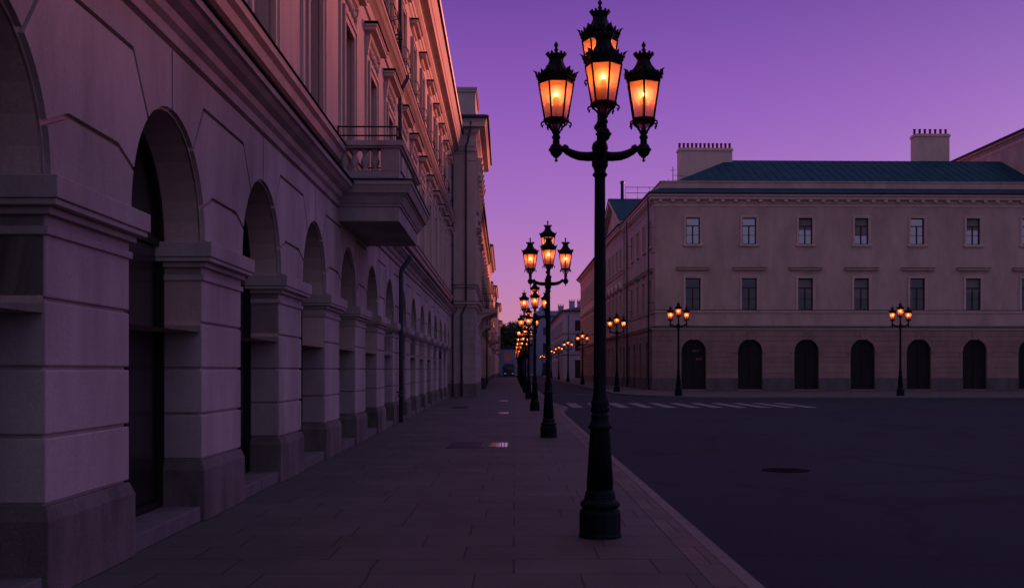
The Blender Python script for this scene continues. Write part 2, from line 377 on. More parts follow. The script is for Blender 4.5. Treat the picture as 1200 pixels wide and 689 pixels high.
WCACHE = {}
def window(parent, T, s, z, w_, h, style='frame', hood=None, mats=('trim', 'frame', 'glass'), rev=.22, arched=False, guard=False, sill=True, ring=.16):
    """window part (its surround) with frame, pane, hood, sill and guard sub-parts; meshes shared between copies"""
    k = (tuple(map(tuple, T)), ring, round(w_, 3), round(h, 3), style, hood, mats, rev, arched, guard, sill)
    P = T @ Vector((s, 0, z))
    if k in WCACHE:
        o = copy_tree(WCACHE[k], parent); o.location = P; return o
    r = w_/2; mb = MB(T)
    if not arched:
        if style == 'plain':
            mb.box(-r-.1, -r, -.02, .03, 0, h+.1); mb.box(r, r+.1, -.02, .03, 0, h+.1); mb.box(-r, r, -.02, .03, h, h+.1)
        else:
            aw = .17 if style == 'frame' else .24
            for sg in (-1, 1):
                x0, x1 = sorted((sg*r, sg*(r+aw))); mb.box(x0, x1, -.02, .075, -.02, h+aw)
                x0, x1 = sorted((sg*(r+aw*.55), sg*(r+aw))); mb.box(x0, x1, .07, .105, -.02, h+aw)
                if style == 'grand':
                    x0, x1 = sorted((sg*(r+aw+.02), sg*(r+aw+.2))); mb.box(x0, x1, -.02, .05, -.02, h+.75)
                    x0, x1 = sorted((sg*(r+aw+.03), sg*(r+aw+.19)))
                    mb.grid([[(x0, -.01, h+.35), (x1, -.01, h+.35), (x1, .07, h+.35), (x0, .07, h+.35)], [(x0, -.01, h+.5), (x1, -.01, h+.5), (x1, .09, h+.5), (x0, .09, h+.5)],
                             [(x0, -.01, h+.72), (x1, -.01, h+.72), (x1, .13, h+.72), (x0, .13, h+.72)]], closed=True)
            mb.box(-r, r, -.02, .075, h, h+aw)
            mb.box(-r-aw*.55, r+aw*.55, .07, .105, h+aw*.55, h+aw)
            if style == 'grand':        # carved frieze
                mb.box(-r-aw, r+aw, -.02, .05, h+aw+.04, h+.72)
                for i in range(13):
                    x = -r-.1+(2*r+.2)*i/12; mb.ball((x, .055, h+.48+.05*math.sin(i*1.9)), .07, 6)
                    if i < 12: mb.tube([(x, .06, h+.42), (x+.05, .08, h+.55), (x+.1, .06, h+.44)], .02, 5)
    else:
        sp_ = h-r; R2 = r+ring
        arc = [(r*math.cos(PI*i/16), sp_+r*math.sin(PI*i/16)) for i in range(17)]; arc2 = [(R2*math.cos(PI*i/16), sp_+R2*math.sin(PI*i/16)) for i in range(17)]
        for i in range(16): mb.prism([arc[i], arc[i+1], arc2[i+1], arc2[i]], -.02, .05 if ring > .05 else .0)
    win = mb.build('window', M[mats[0]], parent, P)
    fb = MB(T); t_ = .07
    zt = h
    fb.box(-r, -r+t_, -rev-.01, -rev+.06, 0, zt if not arched else h-r); fb.box(r-t_, r, -rev-.01, -rev+.06, 0, zt if not arched else h-r)
    fb.box(-r, r, -rev-.01, -rev+.06, 0, t_)
    if arched:
        for i in range(16):
            a0, a1 = PI*i/16, PI*(i+1)/16; q = r-t_
            fb.prism([(r*math.cos(a0), h-r+r*math.sin(a0)), (r*math.cos(a1), h-r+r*math.sin(a1)), (q*math.cos(a1), h-r+q*math.sin(a1)), (q*math.cos(a0), h-r+q*math.sin(a0))], -rev-.01, -rev+.06)
        fb.box(-r+t_, r-t_, -rev, -rev+.05, h-r-.05, h-r+.02); fb.box(-.035, .035, -rev, -rev+.055, t_, h-.03)
    else:
        fb.box(-r, r, -rev-.01, -rev+.06, h-t_, h)
        fb.box(-r+t_, r-t_, -rev, -rev+.055, h*.68, h*.68+.08); fb.box(-.05, .05, -rev, -rev+.05, t_, h*.68)
        fb.box(-r+t_, r-t_, -rev, -rev+.04, h*.34, h*.34+.03)
    fb.build('frame', M[mats[1]], win)
    g = MB(T)
    if arched: g.prism([(-r, 0)]+[(r*math.cos(PI-PI*i/16), h-r+r*math.sin(PI*i/16)) for i in range(17)]+[(r, 0)], -rev-.03, -rev+.005)
    else: g.box(-r, r, -rev-.03, -rev+.005, 0, h)
    g.build('pane', M[mats[2]], win)
    if sill and not arched:
        b_ = MB(T); b_.box(-r-.26, r+.26, -rev+.06, .14, -.13, -.0); b_.box(-r-.2, r+.2, -.02, .1, -.2, -.13); b_.build('sill', M[mats[0]], win)
    if hood:
        hb = MB(T); zb = h+hood[0]; L = r+hood[1]; d_ = hood[2]; hh = hood[3]
        prof = [(.03, 0), (d_*.35, hh*.15), (d_*.45, hh*.4), (d_*.9, hh*.55), (d_*.92, hh*.8), (d_, hh*.85), (d_, hh), (.0, hh+.04)]
        rows = []
        for sg, e in ((-1, 0), (1, 0)): pass
        rws = [[(-(L-d_+p[0]), p[0], zb+p[1]), ((L-d_+p[0]), p[0], zb+p[1])] for p in prof]
        # three sided moulding
        ring = [[(-(L-d_+d), -.05, zb+z), (-(L-d_+d), d, zb+z), ((L-d_+d), d, zb+z), ((L-d_+d), -.05, zb+z)] for d, z in prof]
        hb.grid(ring, closed=True)
        if len(hood) > 4:       # triangular pediment on top
            hb.prism([(-L, zb+hh), (L, zb+hh), (0, zb+hh+hood[4])], -.03, d_*.6); 
            for sg in (-1, 1):
                hb.prism([(sg*L, zb+hh), (sg*L, zb+hh+.12), (0, zb+hh+hood[4]+.12), (0, zb+hh+hood[4])], -.03, d_)
        hb.build('hood', M[mats[0]], win)
        fl = MB(T); fl.box(-L-.015, L+.015, -.02, d_+.02, zb+hh+.042, zb+hh+.062)
        if len(hood) == 4: fl.build('flashing', M['flash'], win)
    if guard:
        gb = MB(T)
        for zz in (.05, .5): gb.tube([(-r-.15, .02, zz), (-r-.1, .2, zz), (0, .26, zz), (r+.1, .2, zz), (r+.15, .02, zz)], .014, 5)
        for i in range(9):
            x = -r-.08+(2*r+.16)*i/8; gb.tube([(x, .2, .05), (x, .27, .25), (x, .21, .5)], .008, 4)
        gb.build('guard_rail', M['iron'], win)
    WCACHE[k] = win
    for ch in kids(win): KIDS[ch.name] = []
    KIDS[win.name] = kids(win)
    return win
def pipe(parent, T, s, z0, z1, r=.06, d=.13, top=None, shoe=True):
    mb = MB(T); pts = [(s, d, z0), (s, d, z1)]
    if top: pts += [(s+top[0]*.3, d+.02, z1+.12), (s+top[0], top[1], z1+top[2]-.1), (s+top[0], top[1], z1+top[2])]
    mb.tube(pts, r, 10)
    z = z0+.9
    while z < z1: mb.lathe([(r+.018, -.03), (r+.018, .03)], 10, (s, d, z)); mb.box(s-.02, s+.02, -.02, d, z-.02, z+.02); z += 2.0
    mb.lathe([(r+.03, .75), (r+.03, .83)], 10, (s, d, z0))
    return mb.build('drainpipe', M['pipe'], parent)
def body(parent, sgn, D, L, z1, shrink=.5, mat='plaster', name='inner_core'):
    """back, far and inner walls so that the building is closed"""
    mb = MB(); x0, x1 = sorted((-sgn*D, -sgn*shrink)); mb.box(x0, x1, shrink, L-.02, 0, z1)
    return mb.build(name, M[mat], parent)

# ================================================================== LEFT: long arcaded building
TL = fmat(0, 1, 1, 0)
LX = -3.25
def left_loc(o, y): return (-o-math.sin(TH)*y, y, 0)     # o = distance left of the axis through the camera
P0 = 3.95; C0 = 22.35; Y0 = -11.2; Y1 = 64.75
L1 = empty('arcaded_building', left_loc(3.25, 0), TH, 'long cream three storey building with rusticated arcade and stone balcony, nearest on the left', 'building')
cent = [C0+P0*k for k in range(-8, 11)]
HW = 2.25
wm = MB(TL)
wall(wm, Y0, Y1, 2.9, 13.9, [(c, HW, 2.0, 2.95+HW/2, True) for c in cent]+[(c, 1.3, 6.0, 8.55, False) for c in cent]+[(c, 1.1, 11.0, 12.85, False) for c in cent], rev=.42)
wm.face([(Y0, 0, 2.9), (Y0, -.45, 2.9), (Y0, -.45, 13.9), (Y0, 0, 13.9)])
wm.build('wall', M['plaster'], L1)
cm = MB(); cm.box(-12, -.62, Y0, Y1, 0, 15.7)
cm.box(-.62, -.0, Y0-.4, Y0-.002, 0, 15.7)
cm.build('end_wall', M['plaster'], L1)
# piers
def pier_part(yc):
    mb = MB(TL); hw = (P0-HW)/2
    mb.box(-hw+.03, hw-.03, -.46, -.01, .6, 2.74)
    z = .66; hh = (2.74-.66)/4.3
    for i in range(5):
        z1_ = min(z+hh-.028, 2.73); mb.box(-hw, hw, -.45, .02, z, z1_); z += hh
        if z > 2.7: break
    p = mb.build('pier', M['stone'], L1, TL @ Vector((yc, 0, 0)), bevel=.012)
    b_ = MB(TL); b_.grid([[(-hw-.05, -.46, 0), (hw+.05, -.46, 0), (hw+.05, .06, 0), (-hw-.05, .06, 0)], [(-hw-.05, -.46, .54), (hw+.05, -.46, .54), (hw+.05, .06, .54), (-hw-.05, .06, .54)],
                         [(-hw, -.46, .64), (hw, -.46, .64), (hw, .025, .64), (-hw, .025, .64)]], closed=True)
    b_.build('plinth', M['plinth'], p, bevel=.01)
    c = MB(TL)
    def st(e, z0, z1): c.box(-hw-e, hw+e, -.47, .02+e, z0, z1)
    st(.025, 2.55, 2.61); st(.05, 2.69, 2.745); st(.12, 2.745, 2.79); st(.14, 2.79, 2.95)
    c.build('impost_cap', M['stone'], p, bevel=.008)
    return p
pc = [C0+P0*(k-.5) for k in range(-8, 12)]
p0 = pier_part(pc[0]); KIDS[p0.name] = kids(p0)
for ch in KIDS[p0.name]: KIDS[ch.name] = []
for c in pc[1:-1]:
    q = copy_tree(p0, L1); q.location = TL @ Vector((c, 0, 0))
# voussoir blocks
def inset(poly, e):
    n = len(poly); o = []
    ar = sum(poly[i][0]*poly[(i+1) % n][1]-poly[(i+1) % n][0]*poly[i][1] for i in range(n))
    sg = 1 if ar > 0 else -1
    for i in range(n):
        p = Vector(poly[i]); a = Vector(poly[i-1]); b = Vector(poly[(i+1) % n])
        t1 = (p-a).normalized(); t2 = (b-p).normalized()
        n1 = Vector((-t1.y, t1.x))*sg; n2 = Vector((-t2.y, t2.x))*sg
        v = (n1+n2); L = v.length
        v = v/L if L > 1e-6 else n1
        k = 1/max(v.dot(n1), .45); o.append(tuple(p+v*e*k))
    return o
vb = MB(TL); r = HW/2+.0; ZI = 2.955
def arcp(yc, a): return (yc+r*math.cos(a), ZI+r*math.sin(a))
def joint(yc, a, z): k = (z-ZI)/math.sin(a); return (yc+k*math.cos(a), z)
a1, a2 = R(19), R(52)
for c in pc[1:-1]:
    l, rr = c-P0/2, c+P0/2
    A = [arcp(l, a1*i/4) for i in range(5)]; B = [arcp(rr, PI-a1*i/4) for i in range(5)]
    poly = A+[joint(l, a1, 3.46), joint(rr, PI-a1, 3.46)]+B[::-1]
    vb.prism(inset(poly, .022), -.01, .045)
    A = [arcp(l, a1+(a2-a1)*i/5) for i in range(6)]; B = [arcp(rr, PI-a1-(a2-a1)*i/5) for i in range(6)]
    poly = [joint(l, a1, 3.46)]+A+[joint(l, a2, 4.36), joint(rr, PI-a2, 4.36)]+B[::-1]+[joint(rr, PI-a1, 3.46)]
    vb.prism(inset(poly, .022), -.01, .045)
    A = [arcp(l, a2+(PI/2-a2)*i/5) for i in range(6)]; B = [arcp(rr, PI-a2-(PI/2-a2)*i/5) for i in range(6)]
    poly = [joint(l, a2, 4.36)]+A+[(l, 4.7), (rr, 4.7)]+B[::-1]+[joint(rr, PI-a2, 4.36)]
    vb.prism(inset(poly, .022), -.01, .045)
vb.build('arch_blocks', M['stone'], L1)
# recessed arch infill: steps and dark glazed doors
for c in cent: window(L1, TL, c, .16, HW, 2.95+HW/2-.16, mats=('stone', 'dark', 'glassdark'), rev=.44, arched=True, sill=False, ring=.01)
for c in cent:
    sm = MB(TL); sm.box(-HW/2+.05, HW/2-.05, -.44, .02, 0, .155)
    sm.build('door_step', M['step'], L1, TL @ Vector((c, 0, 0)), bevel=.01)
T1 = MB()
D1, LL = 12, Y1
def lrun(name, prof, mat, y0=Y0, y1=Y1):
    mb = MB(TL); run(mb, prof, y0, y1); return mb.build(name, M[mat], L1)
lrun('lower_cornice', [(0, 4.72), (.06, 4.74), (.07, 4.84), (.13, 4.88), (.15, 4.96), (.24, 5.0), (.3, 5.05), (.34, 5.06), (.35, 5.14), (0, 5.2)], 'stone')
lrun('cornice_flashing', [(.355, 5.13), (.375, 5.13), (.375, 5.165), (0, 5.225)], 'flash')
lrun('sill_course', [(0, 5.62), (.07, 5.64), (.1, 5.76), (.17, 5.8), (.18, 5.9), (0, 5.93)], 'trim')
lrun('sill_flashing', [(.182, 5.895), (.2, 5.895), (.2, 5.92), (0, 5.955)], 'flash')
lrun('middle_cornice', [(0, 9.9), (.05, 9.92), (.07, 10.1), (.05, 10.12), (.05, 10.18), (.14, 10.26), (.2, 10.3), (.26, 10.38), (.29, 10.4), (.3, 10.5), (0, 10.56)], 'trim')
lrun('middle_flashing', [(.302, 10.495), (.32, 10.495), (.32, 10.525), (0, 10.585)], 'flash')
lrun('upper_cornice', [(0, 13.75), (.05, 13.8), (.06, 13.98), (.1, 14.0), (.11, 14.16), (.05, 14.2), (.05, 14.34), (.12, 14.4), (.2, 14.5), (.22, 14.6), (.36, 14.66), (.5, 14.68), (.52, 14.9), (.56, 14.94), (.58, 15.12), (.63, 15.3), (.66, 15.5), (.66, 15.62), (0, 15.8)], 'trim')
lrun('gutter', [(.662, 15.52), (.76, 15.54), (.78, 15.66), (.66, 15.7), (0, 15.88)], 'iron')
mb = MB(); mb.grid([[(-12, Y0, 15.5), (.1, Y0, 15.82), (-6, Y0, 17.6)], [(-12, Y1, 15.5), (.1, Y1, 15.82), (-6, Y1, 17.6)]], closed=True); mb.build('roof', M['roofdark'], L1)
for c in cent:
    window(L1, TL, c, 6.0, 1.3, 2.55, style='grand', hood=(.72, .55, .3, .28), rev=.4, mats=('trim', 'frame', 'glass'), sill=False)
for c in cent:
    window(L1, TL, c, 11.0, 1.1, 1.85, style='frame', hood=(.42, .42, .27, .24), rev=.4, mats=('trim', 'frame', 'glass'), guard=True)
pipe(L1, TL, 32.3, .05, 4.45, .07, .16, top=(.0, .42, .55))
pipe(L1, TL, 32.3, 5.3, 9.7, .06, .13, top=(0, .35, .6)); pipe(L1, TL, 32.3, 10.6, 14.0, .06, .13, top=(0, .7, 1.2))
pipe(L1, TL, 64.4, .05, 13.8, .06, .13)
# stone balcony
bal = MB(TL)
ya, yb, dd = 21.0, 25.3, 1.2
def bstep(e0, z0, e1, z1):
    bal.grid([[(ya-e0, -.02, z0), (yb+e0, -.02, z0), (yb+e0, dd+e0, z0), (ya-e0, dd+e0, z0)], [(ya-e1, -.02, z1), (yb+e1, -.02, z1), (yb+e1, dd+e1, z1), (ya-e1, dd+e1, z1)]], closed=True)
bstep(0, 4.46, 0, 4.50); bstep(.0, 4.50, .0, 4.74); bstep(.03, 4.74, .03, 4.79); bstep(.05, 4.79, .13, 4.93); bstep(.15, 4.93, .15, 4.97); bstep(.2, 4.97, .25, 5.12); bstep(.27, 5.12, .27, 5.2)
bo = bal.build('balcony', M['stone'], L1, bevel=.006)
mb = MB(TL); mb.box(ya-.29, yb+.29, -.02, dd+.29, 5.2, 5.225); mb.grid([[(ya-.29, 0, 5.225), (yb+.29, 0, 5.225), (yb+.29, dd+.29, 5.225), (ya-.29, dd+.29, 5.225)], [(ya, 0, 5.29), (yb, 0, 5.29), (yb, dd, 5.29), (ya, dd, 5.29)]], closed=True)
mb.build('flashing', M['roofblue'], bo)
mb = MB(TL)
pw = .35
mb.box(ya, yb, dd-pw+.1, dd, 5.28, 5.42); mb.box(ya, ya+.25, .0, dd-pw+.1, 5.28, 5.42); mb.box(yb-.25, yb, .0, dd-pw+.1, 5.28, 5.42)
mb.box(ya, ya+.27, dd-pw, dd, 5.42, 5.86); mb.box(yb-.27, yb, dd-pw, dd, 5.42, 5.86)
mb.box(ya+.27, yb-.27, dd-.22, dd-.02, 5.42, 5.86)
for i in range(3):
    a = ya+.45+i*1.2; mb.box(a, a+1.0, dd-.02, dd+.015, 5.5, 5.8)
for e, z0, z1 in ((.04, 5.86, 5.9), (.08, 5.9, 6.0)):
    mb.box(ya-e, yb+e, dd-.27-e, dd+e, z0, z1); mb.box(ya-e, ya+.27, -.0, dd-.28, z0, z1); mb.box(yb-.27, yb+e, -.0, dd-.28, z0, z1)
mb.build('parapet', M['stone'], bo, bevel=.005)
prof = [(.075, 0), (.075, .04), (.04, .06), (.035, .075), (.065, .13), (.08, .18), (.07, .24), (.042, .3), (.035, .34), (.045, .355), (.045, .37), (.065, .39), (.065, .44)]
for y in (ya+.13, yb-.13):
    for k in range(4):
        mb = MB(TL); mb.lathe([(r_*1.05, z) for r_, z in prof], 12); mb.build('baluster', M['stone'], bo, TL @ Vector((y, .13+.2*k, 5.42)))
mb = MB(TL)
for z in (6.1, 6.27):
    mb.tube([(ya, .02, z), (ya, dd-.04, z)], .016, 6); mb.tube([(ya, dd-.04, z), (yb, dd-.04, z)], .016, 6); mb.tube([(yb, .02, z), (yb, dd-.04, z)], .016, 6)
for y, d_ in ((ya, .03), (ya, dd-.04), (yb, .03), (yb, dd-.04), (ya+1.4, dd-.04), (ya+2.8, dd-.04)): mb.tube([(y, d_, 5.98), (y, d_, 6.29)], .018, 6)
mb.build('iron_railing', M['iron'], bo)

# ================================================================== generic street building
def street_building(name, label, sgn, loc, rot, L, D, H, wallmat, trimmat, pitch, first, floors, corn, roofh, strings=(), base=None, rust=None, front_first=None, front_pitch=4.2, rev=.2, roofmat='roofdark', winmats=None, front=True):
    T = fmat(0, 1, sgn, 0); TF = fmat(-sgn, 0, 0, -1)
    B = empty(name, loc, rot, label, 'building')
    winmats = winmats or (trimmat, 'frame', 'glass')
    ss = []; s = first
    while s < L-.9: ss.append(s); s += pitch
    fs = []
    if front_first is not None:
        s = front_first
        while s < D-1: fs.append(s); s += front_pitch
    hs = [(s, f['w'], f['z'], f['z']+f['h'], f.get('arch', False)) for f in floors for s in ss]
    hf = [(s, f.get('fw', f['w']), f['z'], f['z']+f['h'], f.get('arch', False)) for f in floors for s in fs]
    mb = MB(T); wall(mb, 0, L, 0, H, hs, rev)
    mb.T = TF; wall(mb, 0, D, 0, H, hf, rev)
    mb.T = T; mb.face([(L, 0, 0), (L, -D, 0), (L, -D, H), (L, 0, H)]); mb.face([(0, -D, 0), (L, -D, 0), (L, -D, H), (0, -D, H)])
    mb.build('wall', M[wallmat], B)
    for f in floors:
        for Tt, SS in ((T, ss), (TF, fs)):
            for s in SS:
                ww = f['w'] if Tt is T else f.get('fw', f['w'])
                window(B, Tt, s, f['z'], ww, f['h'], style=f.get('style', 'frame'), hood=f.get('hood'), mats=f.get('mats', winmats), rev=rev, arched=f.get('arch', False), sill=f.get('sill', True))
    if base:
        mb = MB(T); ivs = [(h[0]-h[1]/2, h[0]+h[1]/2) for h in hs if h[2] < base]; x = 0
        for p, q in sorted(ivs)+[(L, L)]:
            if p-x > .05: mb.box(x+(0 if x else -.06), p, -.03, .06, 0, base)
            x = q
        mb.T = TF; ivs = [(h[0]-h[1]/2, h[0]+h[1]/2) for h in hf if h[2] < base]; x = .001
        for p, q in sorted(ivs)+[(D, D)]:
            if p-x > .05: mb.box(x, p, -.03, .0585, 0, base)
            x = q
        mb.build('plinth', M[rust[3] if rust and len(rust) > 3 else 'greybase'], B)
    if rust:
        mb = MB(T); courses(mb, 0, L, rust[0], rust[1], .45, hs); mb.T = TF; courses(mb, -.025, D, rust[0], rust[1], .45, hf)
        mb.build('rusticated_stonework', M[rust[2]], B)
    for pr in strings:
        mb = MB(); sweep(mb, pr, sgn, D, L); mb.build('string_course', M[trimmat], B)
        z = pr[-1][1]; dm = max(p[0] for p in pr)
        mb = MB(); sweep(mb, [(dm+.002, z-.04), (dm+.02, z-.04), (dm+.02, z-.01), (.0, z+.03)], sgn, D, L); mb.build('flashing', M['pipe'], B)
    mb = MB(); sweep(mb, corn, sgn, D, L); mb.build('cornice', M[trimmat], B)
    dm = max(p[0] for p in corn); zt = corn[-1][1]
    mb = MB(); sweep(mb, [(dm+.003, zt-.18), (dm+.09, zt-.16), (dm+.1, zt-.05), (dm-.1, zt+.06)], sgn, D, L); mb.build('gutter', M['roofdark'], B)
    # hipped roof
    if roofh:
        x0, x1 = sgn*(dm-.05), -sgn*D; xm = (x0+x1)/2; run_ = min(abs(xm), L*.45)
        mb = MB(); y0, y1 = -dm+.05, L; z0 = zt+.01
        a, b_, c, d_ = (x0, y0, z0), (x1, y0, z0), (x1, y1, z0), (x0, y1, z0); e, f_ = (xm, y0+run_, z0+roofh), (xm, y1-run_*.2, z0+roofh)
        for fc in ((a, b_, e), (b_, c, f_, e), (c, d_, f_), (d_, a, e, f_), (a, d_, c, b_)): mb.face(fc)
        mb.build('roof', M[roofmat], B)
    return B, T, TF
def chimney(parent, x, y, z0, z1, wx, wy, mat='peach', pots=0, name='chimney'):
    mb = MB(); mb.box(x, x+wx, y, y+wy, z0, z1-.25); mb.box(x-.08, x+wx+.08, y-.08, y+wy+.08, z1-.25, z1-.12); mb.box(x-.02, x+wx+.02, y-.02, y+wy+.02, z1-.12, z1)
    c = mb.build(name, M[mat], parent)
    for i in range(pots):
        mb = MB(); px = x+.12+(wx-.24)*i/max(pots-1, 1)
        mb.lathe([(.105, 0), (.1, .4), (.125, .42), (.125, .5), (.09, .52)], 10, (px, y+wy/2, z1-.01)); mb.build('chimney_pot', M['brick'], c)
    return c
def corn(z, d=.6, h=1.0):
    return [(0, z-h), (.05*d/.6, z-h+.05), (.07, z-h*.8), (.05, z-h*.75), (.05, z-h*.6), (d*.3, z-h*.5), (d*.35, z-h*.38), (d*.8, z-h*.34), (d*.82, z-h*.2), (d*.95, z-h*.1), (d, z-.04), (d, z), (0, z+.04)]

# pavilion that closes the long building
PV, T, TF = street_building('corner_pavilion', 'tall plain pavilion with deep cornice, roof block and drainpipe closing the arcaded building', 1, left_loc(1.80, 64.8), TH, 14.2, 9, 16.5,
    'plaster', 'trim', 4.4, 2.6, [dict(w=1.2, z=6.9, h=2.5, style='frame', hood=(.5, .4, .25, .25)), dict(w=1.1, z=11.4, h=1.9, style='frame', hood=(.4, .35, .22, .22))], corn(16.5, .73, 1.7), 0,
    strings=([(0, 5.25), (.1, 5.3), (.14, 5.45), (.3, 5.5), (.31, 5.62), (0, 5.66)], [(0, 6.4), (.06, 6.44), (.16, 6.55), (.17, 6.62), (0, 6.65)], [(0, 15.0-.62), (.07, 14.42), (.09, 14.52), (0, 14.55)]), base=.78, rust=(.8, 5.2, 'stone', 'plinth'))
mb = MB(); mb.box(-8.5, .0-.02, 1.1, 6, 16.55, 18.35); mb.box(-8.6, .06, 1.02, 6.08, 18.35, 18.5); mb.box(-8.6, .1, .98, 6.1, 18.5, 18.62); mb.box(-8.55, .03, 1.07, 6.03, 17.0, 17.08); mb.build('roof_block', M['plaster'], PV)
mb = MB(); mb.grid([[(-9, -.65, 16.56), (.65, -.65, 16.56), (.65, 14.2, 16.56), (-9, 14.2, 16.56)], [(-9, 1.0, 16.95), (0, 1.0, 16.95), (0, 14, 16.95), (-9, 14, 16.95)]], closed=True); mb.build('roof', M['roofdark'], PV)
pipe(PV, TF, .8, .05, 4.9, .06, .13, top=(-.25, .42, .6)); pipe(PV, TF, .55, 5.7, 14.9, .055, .13, top=(-.3, .6, 1.3))
mb = MB(TF)        # pilaster strips on the front face
mb.box(0.0, 1.0-.48, -.02, .05, 6.66, 14.4); mb.box(-.06, .6, -.02, .1, 14.0, 14.14); mb.T = T; mb.box(.0, .7, -.02, .05, 6.66, 14.4); mb.build('corner_pilaster', M['plaster'], PV)
for i in range(7):
    s = .9+i*1.9
    mb = MB(T); mb.grid([[(s-.14, -.01, 13.0), (s+.14, -.01, 13.0), (s+.14, .12, 13.0), (s-.14, .12, 13.0)], [(s-.14, -.01, 13.5), (s+.14, -.01, 13.5), (s+.14, .2, 13.5), (s-.14, .2, 13.5)], [(s-.16, -.01, 14.3), (s+.16, -.01, 14.3), (s+.16, .42, 14.3), (s-.16, .42, 14.3)]], closed=True)
    mb.ball((s, .2, 13.3), .16, 8); mb.build('console', M['trim'], PV)
def iron_balcony(B, T, s0, s1, z, d):
    mb = MB(T); mb.box(s0, s1, -.05, d, z-.18, z); mb.box(s0-.05, s1+.05, -.05, d+.05, z, z+.07)
    for s in (s0+.25, (s0+s1)/2, s1-.25):
        mb.grid([[(s-.15, -.05, z-.9), (s+.15, -.05, z-.9), (s+.15, .08, z-.9), (s-.15, .08, z-.9)], [(s-.15, -.05, z-.55), (s+.15, -.05, z-.55), (s+.15, .25, z-.5), (s-.15, .25, z-.5)], [(s-.15, -.05, z-.3), (s+.15, -.05, z-.3), (s+.15, d*.6, z-.32), (s-.15, d*.6, z-.32)], [(s-.15, -.05, z-.18), (s+.15, -.05, z-.18), (s+.15, d*.9, z-.18), (s-.15, d*.9, z-.18)]], closed=True)
    b = mb.build('balcony', M['plaster'], B)
    mb = MB(T)
    for zz in (z+.15, z+.6, z+1.1): mb.tube([(s0, 0, zz), (s0, d-.04, zz)], .02, 5); mb.tube([(s0, d-.04, zz), (s1, d-.04, zz)], .02, 5); mb.tube([(s1, 0, zz), (s1, d-.04, zz)], .02, 5)
    k = 0
    while k*.14 < d: mb.tube([(s0, k*.14, z+.05), (s0, k*.14, z+1.1)], .009, 4); k += 1
    k = 0
    while s0+k*.16 < s1: mb.tube([(s0+k*.16, d-.04, z+.05), (s0+k*.16, d-.04, z+1.1)], .009, 4); k += 1
    mb.build('iron_railing', M['iron'], b)
iron_balcony(PV, T, 7.4, 13.4, 5.55, 1.2)
W = dict
FL = [W(w=1.2, z=.9, h=2.9, style='plain', sill=False), W(w=1.1, z=6.4, h=2.3, style='frame', hood=(.45, .4, .3, .25)), W(w=1.1, z=10.8, h=1.9, style='frame', hood=(.35, .3, .22, .2))]
ST = [(0, 5.2), (.1, 5.25), (.2, 5.4), (.22, 5.5), (0, 5.54)]
B, T, TF = street_building('town_house', 'plain cream town house lower than and just beyond the pavilion', 1, left_loc(2.3, 79.2), TH, 56.6, 10, 15, 'plaster', 'trim', 4, 3, FL, corn(15, .5, .9), 1.5, strings=(ST,), base=.7)
pipe(B, T, 37.5, .05, 8.6, .09, .3); iron_balcony(B, T, 20, 25, 5.6, .9)
B, T, TF = street_building('gabled_town_house', 'tall town house with deep sunlit eaves, second beyond the pavilion', 1, left_loc(2.3, 136), TH, 33, 10, 17.1, 'plaster', 'trim', 4, 3, FL, corn(17.1, .7, 1.3), 2.2, strings=(ST,), base=.7)
iron_balcony(B, T, 14, 20, 5.6, 1.4); pipe(B, TF, .2, 1, 15.6, .1, .2)
street_building('narrow_town_house', 'narrow cream town house with low eaves between two taller ones on the left', 1, left_loc(2.5, 169.2), TH, 32.6, 10, 15.2, 'plaster', 'trim', 4, 3, FL, corn(15.2, .5, .9), 1.2, strings=(ST,), base=.7)
B, T, TF = street_building('eaved_town_house', 'town house with jutting eaves, fourth beyond the pavilion on the left', 1, left_loc(2.3, 202), TH, 32, 10, 17.1, 'plaster', 'trim', 4, 3, FL, corn(17.1, .7, 1.3), 1.5, strings=(ST,), base=.7)
iron_balcony(B, T, 8, 13, 5.6, 1.2)
street_building('far_town_house', 'orange lit town house just before the bend on the left', 1, left_loc(1.8, 252), TH, 30, 10, 16.9, 'plaster', 'trim', 4, 3, FL, corn(16.9, .7, 1.3), 1.5, strings=(ST,), base=.7)
street_building('farthest_town_house', 'low town house farthest away on the left beside the trees', 1, left_loc(1.6, 290), TH, 30, 10, 14.6, 'plaster', 'trim', 4, 3, FL, corn(14.6, .7, 1.3), 1.5, strings=(ST,), base=.7)

# ================================================================== RIGHT: corner building
RA = .0227
R1F = [W(w=1.25, fw=1.2, z=6.4, h=2.5, style='frame', hood=(.55, .75, .3, .22), sill=False), W(w=1.1, z=11.6, h=2.1, style='frame', mats=('peachtrim', 'frame', 'mirror'))]
corn1 = [(0, 14.55), (.05, 14.6), (.06, 14.8), (.12, 14.85), (.12, 15.0), (.42, 15.12), (.45, 15.3), (.55, 15.36), (.56, 15.6), (0, 15.68)]
Rb, RT, RTF = street_building('corner_house', 'peach corner house with blue metal roof, big chimney and dark arched doorway', -1, (11.26, 86.8, 0), RA, 19.3, 31.5, 15.6,
    'peach', 'peachtrim', 3.8, 2.45, R1F, corn1, 0, strings=([(0, 4.75), (.06, 4.8), (.1, 4.95), (.14, 5.0), (.14, 5.05), (0, 5.08)], [(0, 6.1), (.06, 6.12), (.1, 6.25), (.1, 6.32), (0, 6.36)]), front_first=3.0, front_pitch=4.5, rev=.18)
